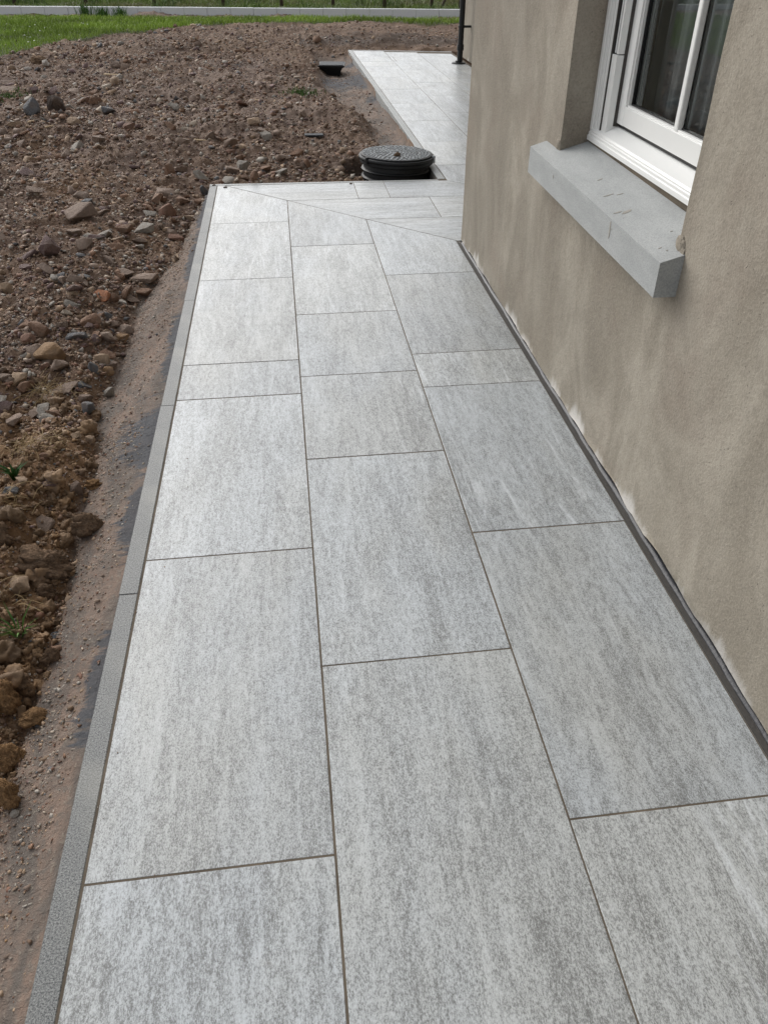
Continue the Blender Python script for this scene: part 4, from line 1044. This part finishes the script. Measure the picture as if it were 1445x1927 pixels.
# grit pressed into the mortar haunch
y = R.uniform(-.3, 5.5, 19000); x = X_K-.01-R.random(19000)**.8*(rub_boundary(y)+.03)
keep = R.random(len(x)) < sstep(.0, .07, X_K-x)*(.45+.55*sstep(-.2, .5, vnoise(x*5, y*5, 111)))
x, y = x[keep], y[keep]
scatter('haunch_grit', x, y, np.clip(.004*(1-R.random(len(x)))**(-1/2.6), .004, .013), pick(len(x), [.2, .12, .02, .25, .2, .1, .02, .09, .05, .0]), 'small pebbles set in the mortar slope beside the edging', tilt=.3, embed=.0)
y = R.uniform(6.4, 12.4, 1500); x = leg2_x(y)-.03-R.random(1500)*.42
scatter('haunch_grit', x, y, R.uniform(.008, .022, 1500), pick(1500, [.2, .2, .02, .25, .15, .1, .05, .03, .1, 0]), 'grit lying in the trench beside the far path', tilt=.3, embed=0)
# crumbs of soil lying on the paving
CR = [(-.024, 5.575, .016, 'mud crumb on the edging stone at the outer corner of the path'), (.052, 5.515, .017, 'mud crumb on the white slab near the outer corner of the path'),
      (.878, 5.530, .014, 'grey mud crumb on the slab at the back edge of the path')]
for x_, y_, s_, lab in CR:
    o = bpy.data.objects.new('mud_crumb', CLODS[1]); o.scale = (s_*1.6, s_*1.0, s_*.5); o.location = (x_, y_, s_*.12); o.color = (.17, .12, .085, 1); link(o); tag(o, lab, 'mud crumb')
o = bpy.data.objects.new('earth_clod', CLODS[2]); o.scale = (.05, .035, .03); o.location = (1.235, 5.875, .1); o.color = (*COL['soil'], 1); link(o); tag(o, 'small clod of earth resting on the round speckled lid', 'clod')
# a little grit trodden on to the slabs along their outer edges
n_ = 130; t_ = R.random(n_); yy_ = np.where(t_ < .5, 5.56-np.abs(R.normal(0, .06, n_)), R.uniform(.7, 5.5, n_)); xx_ = np.where(t_ < .5, R.uniform(.0, 1.45, n_), -.01+np.abs(R.normal(0, .05, n_)))
_h = height; height = lambda x, y: np.zeros(np.shape(x)); scatter('trodden_grit', xx_, yy_, R.uniform(.0015, .0045, n_), pick(n_, [.2, .3, 0, .2, .1, 0, 0, 0, .2, 0]), 'few crumbs of grit along the outer edges of the slabs', tilt=.3, embed=.1); height = _h
# pale splinters, plastic scraps
def splinter(x_, y_, l, a, lab, w_=.012):
    v = [(-l/2, -w_/2, 0), (l/2, -w_*.3, 0), (l/2, w_*.2, 0), (-l/2*.9, w_/2, 0), (-l/2, -w_*.4, .008), (l/2*.95, -w_*.2, .006), (l/2*.97, w_*.15, .006), (-l/2*.86, w_*.4, .009)]
    o = meshobj('wood_splinter', v, box_vf(0, 1, 0, 1, 0, 1)[1], M_splint); o.location = (x_, y_, float(height(x_, y_))+.012); o.rotation_euler = (.1, .06, a); tag(o, lab, 'splinter')
splinter(-1.394, 10.36, .20, .12, 'long pale splinter of wood on the open ground below the lawn', .035)
splinter(-.195, 6.85, .10, -.05, 'short orange splinter of wood on the ground behind the path corner', .02)
splinter(-1.40, 7.22, .14, 1.2, 'thin white splinter sticking out of the far left rock heap', .012)
splinter(-1.56, 7.30, .10, 1.35, 'short white splinter beside the dark slate rock in the heap', .016)
splinter(.24, 8.6, .07, .2, 'small pale chip of wood in the middle of the dirt field', .02)
def disc(x_, y_, r_, lab):
    rr = random.Random(3); P = [(r_*(1+rr.uniform(-.1, .08))*math.cos(t), r_*.95*(1+rr.uniform(-.1, .08))*math.sin(t)) for t in np.linspace(0, 2*math.pi, 17)[:-1]]
    v, f = prism(P, 0, .007); o = meshobj('plastic_disc', v, f, M_scrap, bevel=.002); o.location = (x_, y_, float(height(x_, y_))+.004); o.rotation_euler = (.06, .16, 0); tag(o, lab, 'plastic disc')
disc(-.212, 1.515, .018, 'dark grey plastic disc lying at the foot of the mortar slope')
o = meshobj('plastic_scrap', *box_vf(-.075, .075, -.03, .03, 0, .012), M_scrap, bevel=.003); o.location = (.70, 6.93, float(height(.70, 6.93))+.004); o.rotation_euler = (.05, .02, .05)
tag(o, 'flat black plastic scrap on the soil left of the round cover', 'plastic scrap')

# ================================================================== GRASS AND WEEDS
def blades(name, x, y, z, hgt, wid, lean, cols, mat):
    n = len(x); a = R.uniform(0, 2*np.pi, n); la = R.uniform(0, 2*np.pi, n)
    wx, wy = np.cos(a)*wid/2, np.sin(a)*wid/2; lx, ly = np.cos(la)*lean*hgt, np.sin(la)*lean*hgt
    P = np.zeros((n, 5, 3))
    P[:, 0] = np.stack([x-wx, y-wy, z-.01], 1); P[:, 1] = np.stack([x+wx, y+wy, z-.01], 1)
    P[:, 2] = np.stack([x+wx*.8+lx*.35, y+wy*.8+ly*.35, z+hgt*.6], 1); P[:, 3] = np.stack([x-wx*.8+lx*.35, y-wy*.8+ly*.35, z+hgt*.6], 1)
    P[:, 4] = np.stack([x+lx, y+ly, z+hgt], 1)
    T = np.array([[0, 1, 2], [0, 2, 3], [3, 2, 4]])
    Ts = (T[None]+(np.arange(n)*5)[:, None, None]).reshape(-1, 3)
    return numesh(name, P.reshape(-1, 3), Ts, mat, color={'tint': np.repeat(cols, 5, axis=0)})
def gcol(n, a, b, x=None, y=None, patch=0):
    t = R.random((n, 1)); c = np.array(a)*(1-t)+np.array(b)*t
    if patch: c = c*(1+patch*vnoise(x*1.5, y*1.5, 121))[:, None]
    return np.clip(c, .005, 1)
n = 150000
x = R.uniform(-7.5, 5.0, n); y = R.uniform(9.5, 18.6, n)
L, gt = lawn_mask(x, y); keep = (L > R.random(n)*.9+.05) & (x > -9+.15*y) & (x > -2.4-.27*y+1.0-1.5); x, y = x[keep], y[keep]
hh_ = R.uniform(.03, .075, len(x))*(1+.35*vnoise(x*2, y*2, 122))
wid = .006+.0025*(y > 15)
o = blades('lawn_grass', x, y, height(x, y), hh_, wid, .6, gcol(len(x), (.15, .24, .024), (.35, .46, .085), x, y, .28), M_grass); tag(o, 'short green lawn grass between bare soil and white kerb', kind='stuff')
n = 42000
x = R.uniform(-8, 7, n); y = R.uniform(18.2, 26, n); kx = np.interp(x, [p[0] for p in kpts], [p[1] for p in kpts]); keep = y > kx+.13; x, y = x[keep], y[keep]
dead = sstep(-.05, .5, vnoise(x*.8, y*1.6, 131)); rush = sstep(.35, .6, vnoise(x*1.7+9, y*1.7, 132))
c = gcol(len(x), (.11, .18, .03), (.24, .31, .07)); dc = gcol(len(x), (.27, .23, .12), (.17, .16, .07))
c = c*(1-.75*dead[:, None])+dc*.75*dead[:, None]; c = c*(1-.6*rush[:, None])+np.array((.03, .075, .022))*.6*rush[:, None]
o = blades('field_grass', x, y, np.zeros(len(x))-.04, R.uniform(.06, .14, len(x))*(1+1.1*rush), .012, .7, c, M_grass); tag(o, 'rough green and straw coloured pasture grass beyond the white kerb', kind='stuff')
# sparse sprouts along the soil edge
n = 3500; x = R.uniform(-4, 1.0, n); y = R.uniform(8.5, 16.5, n); e = np.interp(x, LAWN_X, LAWN_Y)-y
keep = (e > -.1) & (R.random(n) < np.exp(-np.maximum(e, 0)/.45)*.6+.04*(vnoise(x*3, y*3, 141) > .35)); x, y = x[keep], y[keep]
o = blades('sprouting_grass', x, y, height(x, y), R.uniform(.02, .05, len(x)), .006, .7, gcol(len(x), (.05, .09, .02), (.12, .15, .05)), M_grass); tag(o, 'thin grass seedlings creeping from the lawn edge into the soil', kind='stuff')
def tuft(name, x0, y0, n, spread, h0, h1, wid, lean, a, b, lab, cat, z=None):
    x = x0+R.normal(0, spread, n); y = y0+R.normal(0, spread, n)
    zz = height(x, y) if z is None else np.full(n, z)
    if n < 40: x = x*0+x0; y = y*0+y0; zz = zz*0+float(zz.mean())
    o = blades(name, x, y, zz, R.uniform(h0, h1, n), wid, lean, gcol(n, a, b), M_grass); tag(o, lab, None if n > 150 else cat, kind='stuff' if n > 150 else None)
    if n < 40:
        bm = bmesh.new(); bm.from_mesh(o.data)
        lo = [v for v in bm.verts if v.co.z < zz[0]-.005]; bmesh.ops.remove_doubles(bm, verts=lo, dist=.05); bm.to_mesh(o.data); bm.free()
G1, G2 = (.035, .09, .015), (.10, .19, .04)
tuft('weed', -.275, 1.47, 26, .022, .03, .075, .006, 1.1, G1, G2, 'green grassy weed growing among clods beside the black plastic disc', 'weed')
tuft('weed', -.44, 2.13, 16, .02, .03, .06, .014, .9, (.02, .06, .012), G1, 'dark green broad leaved weed beside the left picture edge', 'weed')
tuft('grass_patch', .70, 9.05, 200, .09, .02, .05, .008, .7, G1, G2, 'patch of bright green grass on the brown bank left of the trench', 'weed')
tuft('grass_patch', -2.19, 9.03, 160, .10, .02, .05, .007, .7, G1, G2, 'low green weed patch on bare ground at the far left edge', 'weed')
tuft('weed', -.27, 1.33, 14, .012, .015, .03, .006, .9, G1, G2, 'small green seedling in front of the grassy weed', 'weed')
for x0, lab in ((-3.16, 'tall green grass tuft before the white kerb, leftmost of three'), (-2.83, 'low green grass tuft before the white kerb, middle of three'), (-2.50, 'green grass tuft before the white kerb, rightmost of three')):
    tuft('grass_tuft', x0, 18.50, 130, .06, .10, .24, .012, .35, G1, G2, lab, 'grass tuft')
# daisies
x = R.uniform(-4.8, -2.6, 34); y = R.uniform(12.8, 16.5, 34); L, _g = lawn_mask(x, y); k = L > .9
V = []; Fc = []
for a, b in zip(x[k], y[k]):
    s_ = random.uniform(.010, .016); z = float(height(a, b))+.06; v, f = lathe([(s_*.4, 0), (s_, .003), (s_*.5, .006)], 8, a, b)
    v = [(p[0], p[1], p[2]+z) for p in v]; b0 = len(V); V += v; Fc += [tuple(i+b0 for i in q) for q in f]
o = meshobj('daisies', V, Fc, M_daisy); tag(o, 'tiny white daisies dotted in the lawn at the far left', kind='stuff')
# dry straw
def straw(x0, y0, n, spread, lab, l0=.04, l1=.10):
    parts = []
    for k in range(n):
        a = R.uniform(0, 6.28); l = R.uniform(l0, l1); x_, y_ = x0+R.normal(0, spread), y0+R.normal(0, spread); bend = R.uniform(-.5, .5)
        pts = []; z0 = float(height(x_, y_))+R.uniform(.004, .018)
        for t in range(4):
            s_ = t/3; aa = a+bend*s_; pts.append((x_+l*s_*math.cos(aa), y_+l*s_*math.sin(aa), z0+.02*math.sin(math.pi*s_)*R.uniform(.3, 1.0)))
        for p, q_ in zip(pts[:-1], pts[1:]): parts.append(tube(p, q_, .0007, 3))
    o = meshobj('dry_grass', *merge(parts), M_straw); tag(o, lab, 'dry grass')
straw(-.49, 2.80, 90, .035, 'tuft of dry straw coloured grass below the big tan boulder')
straw(-.43, 2.32, 70, .040, 'matted dry roots above the long purple slab')
straw(-.34, 1.62, 14, .03, 'few pale dead roots beside the green grassy weed', .03, .08)
straw(-.42, 1.98, 22, .03, 'thin dry roots hanging over the clods at the left edge')
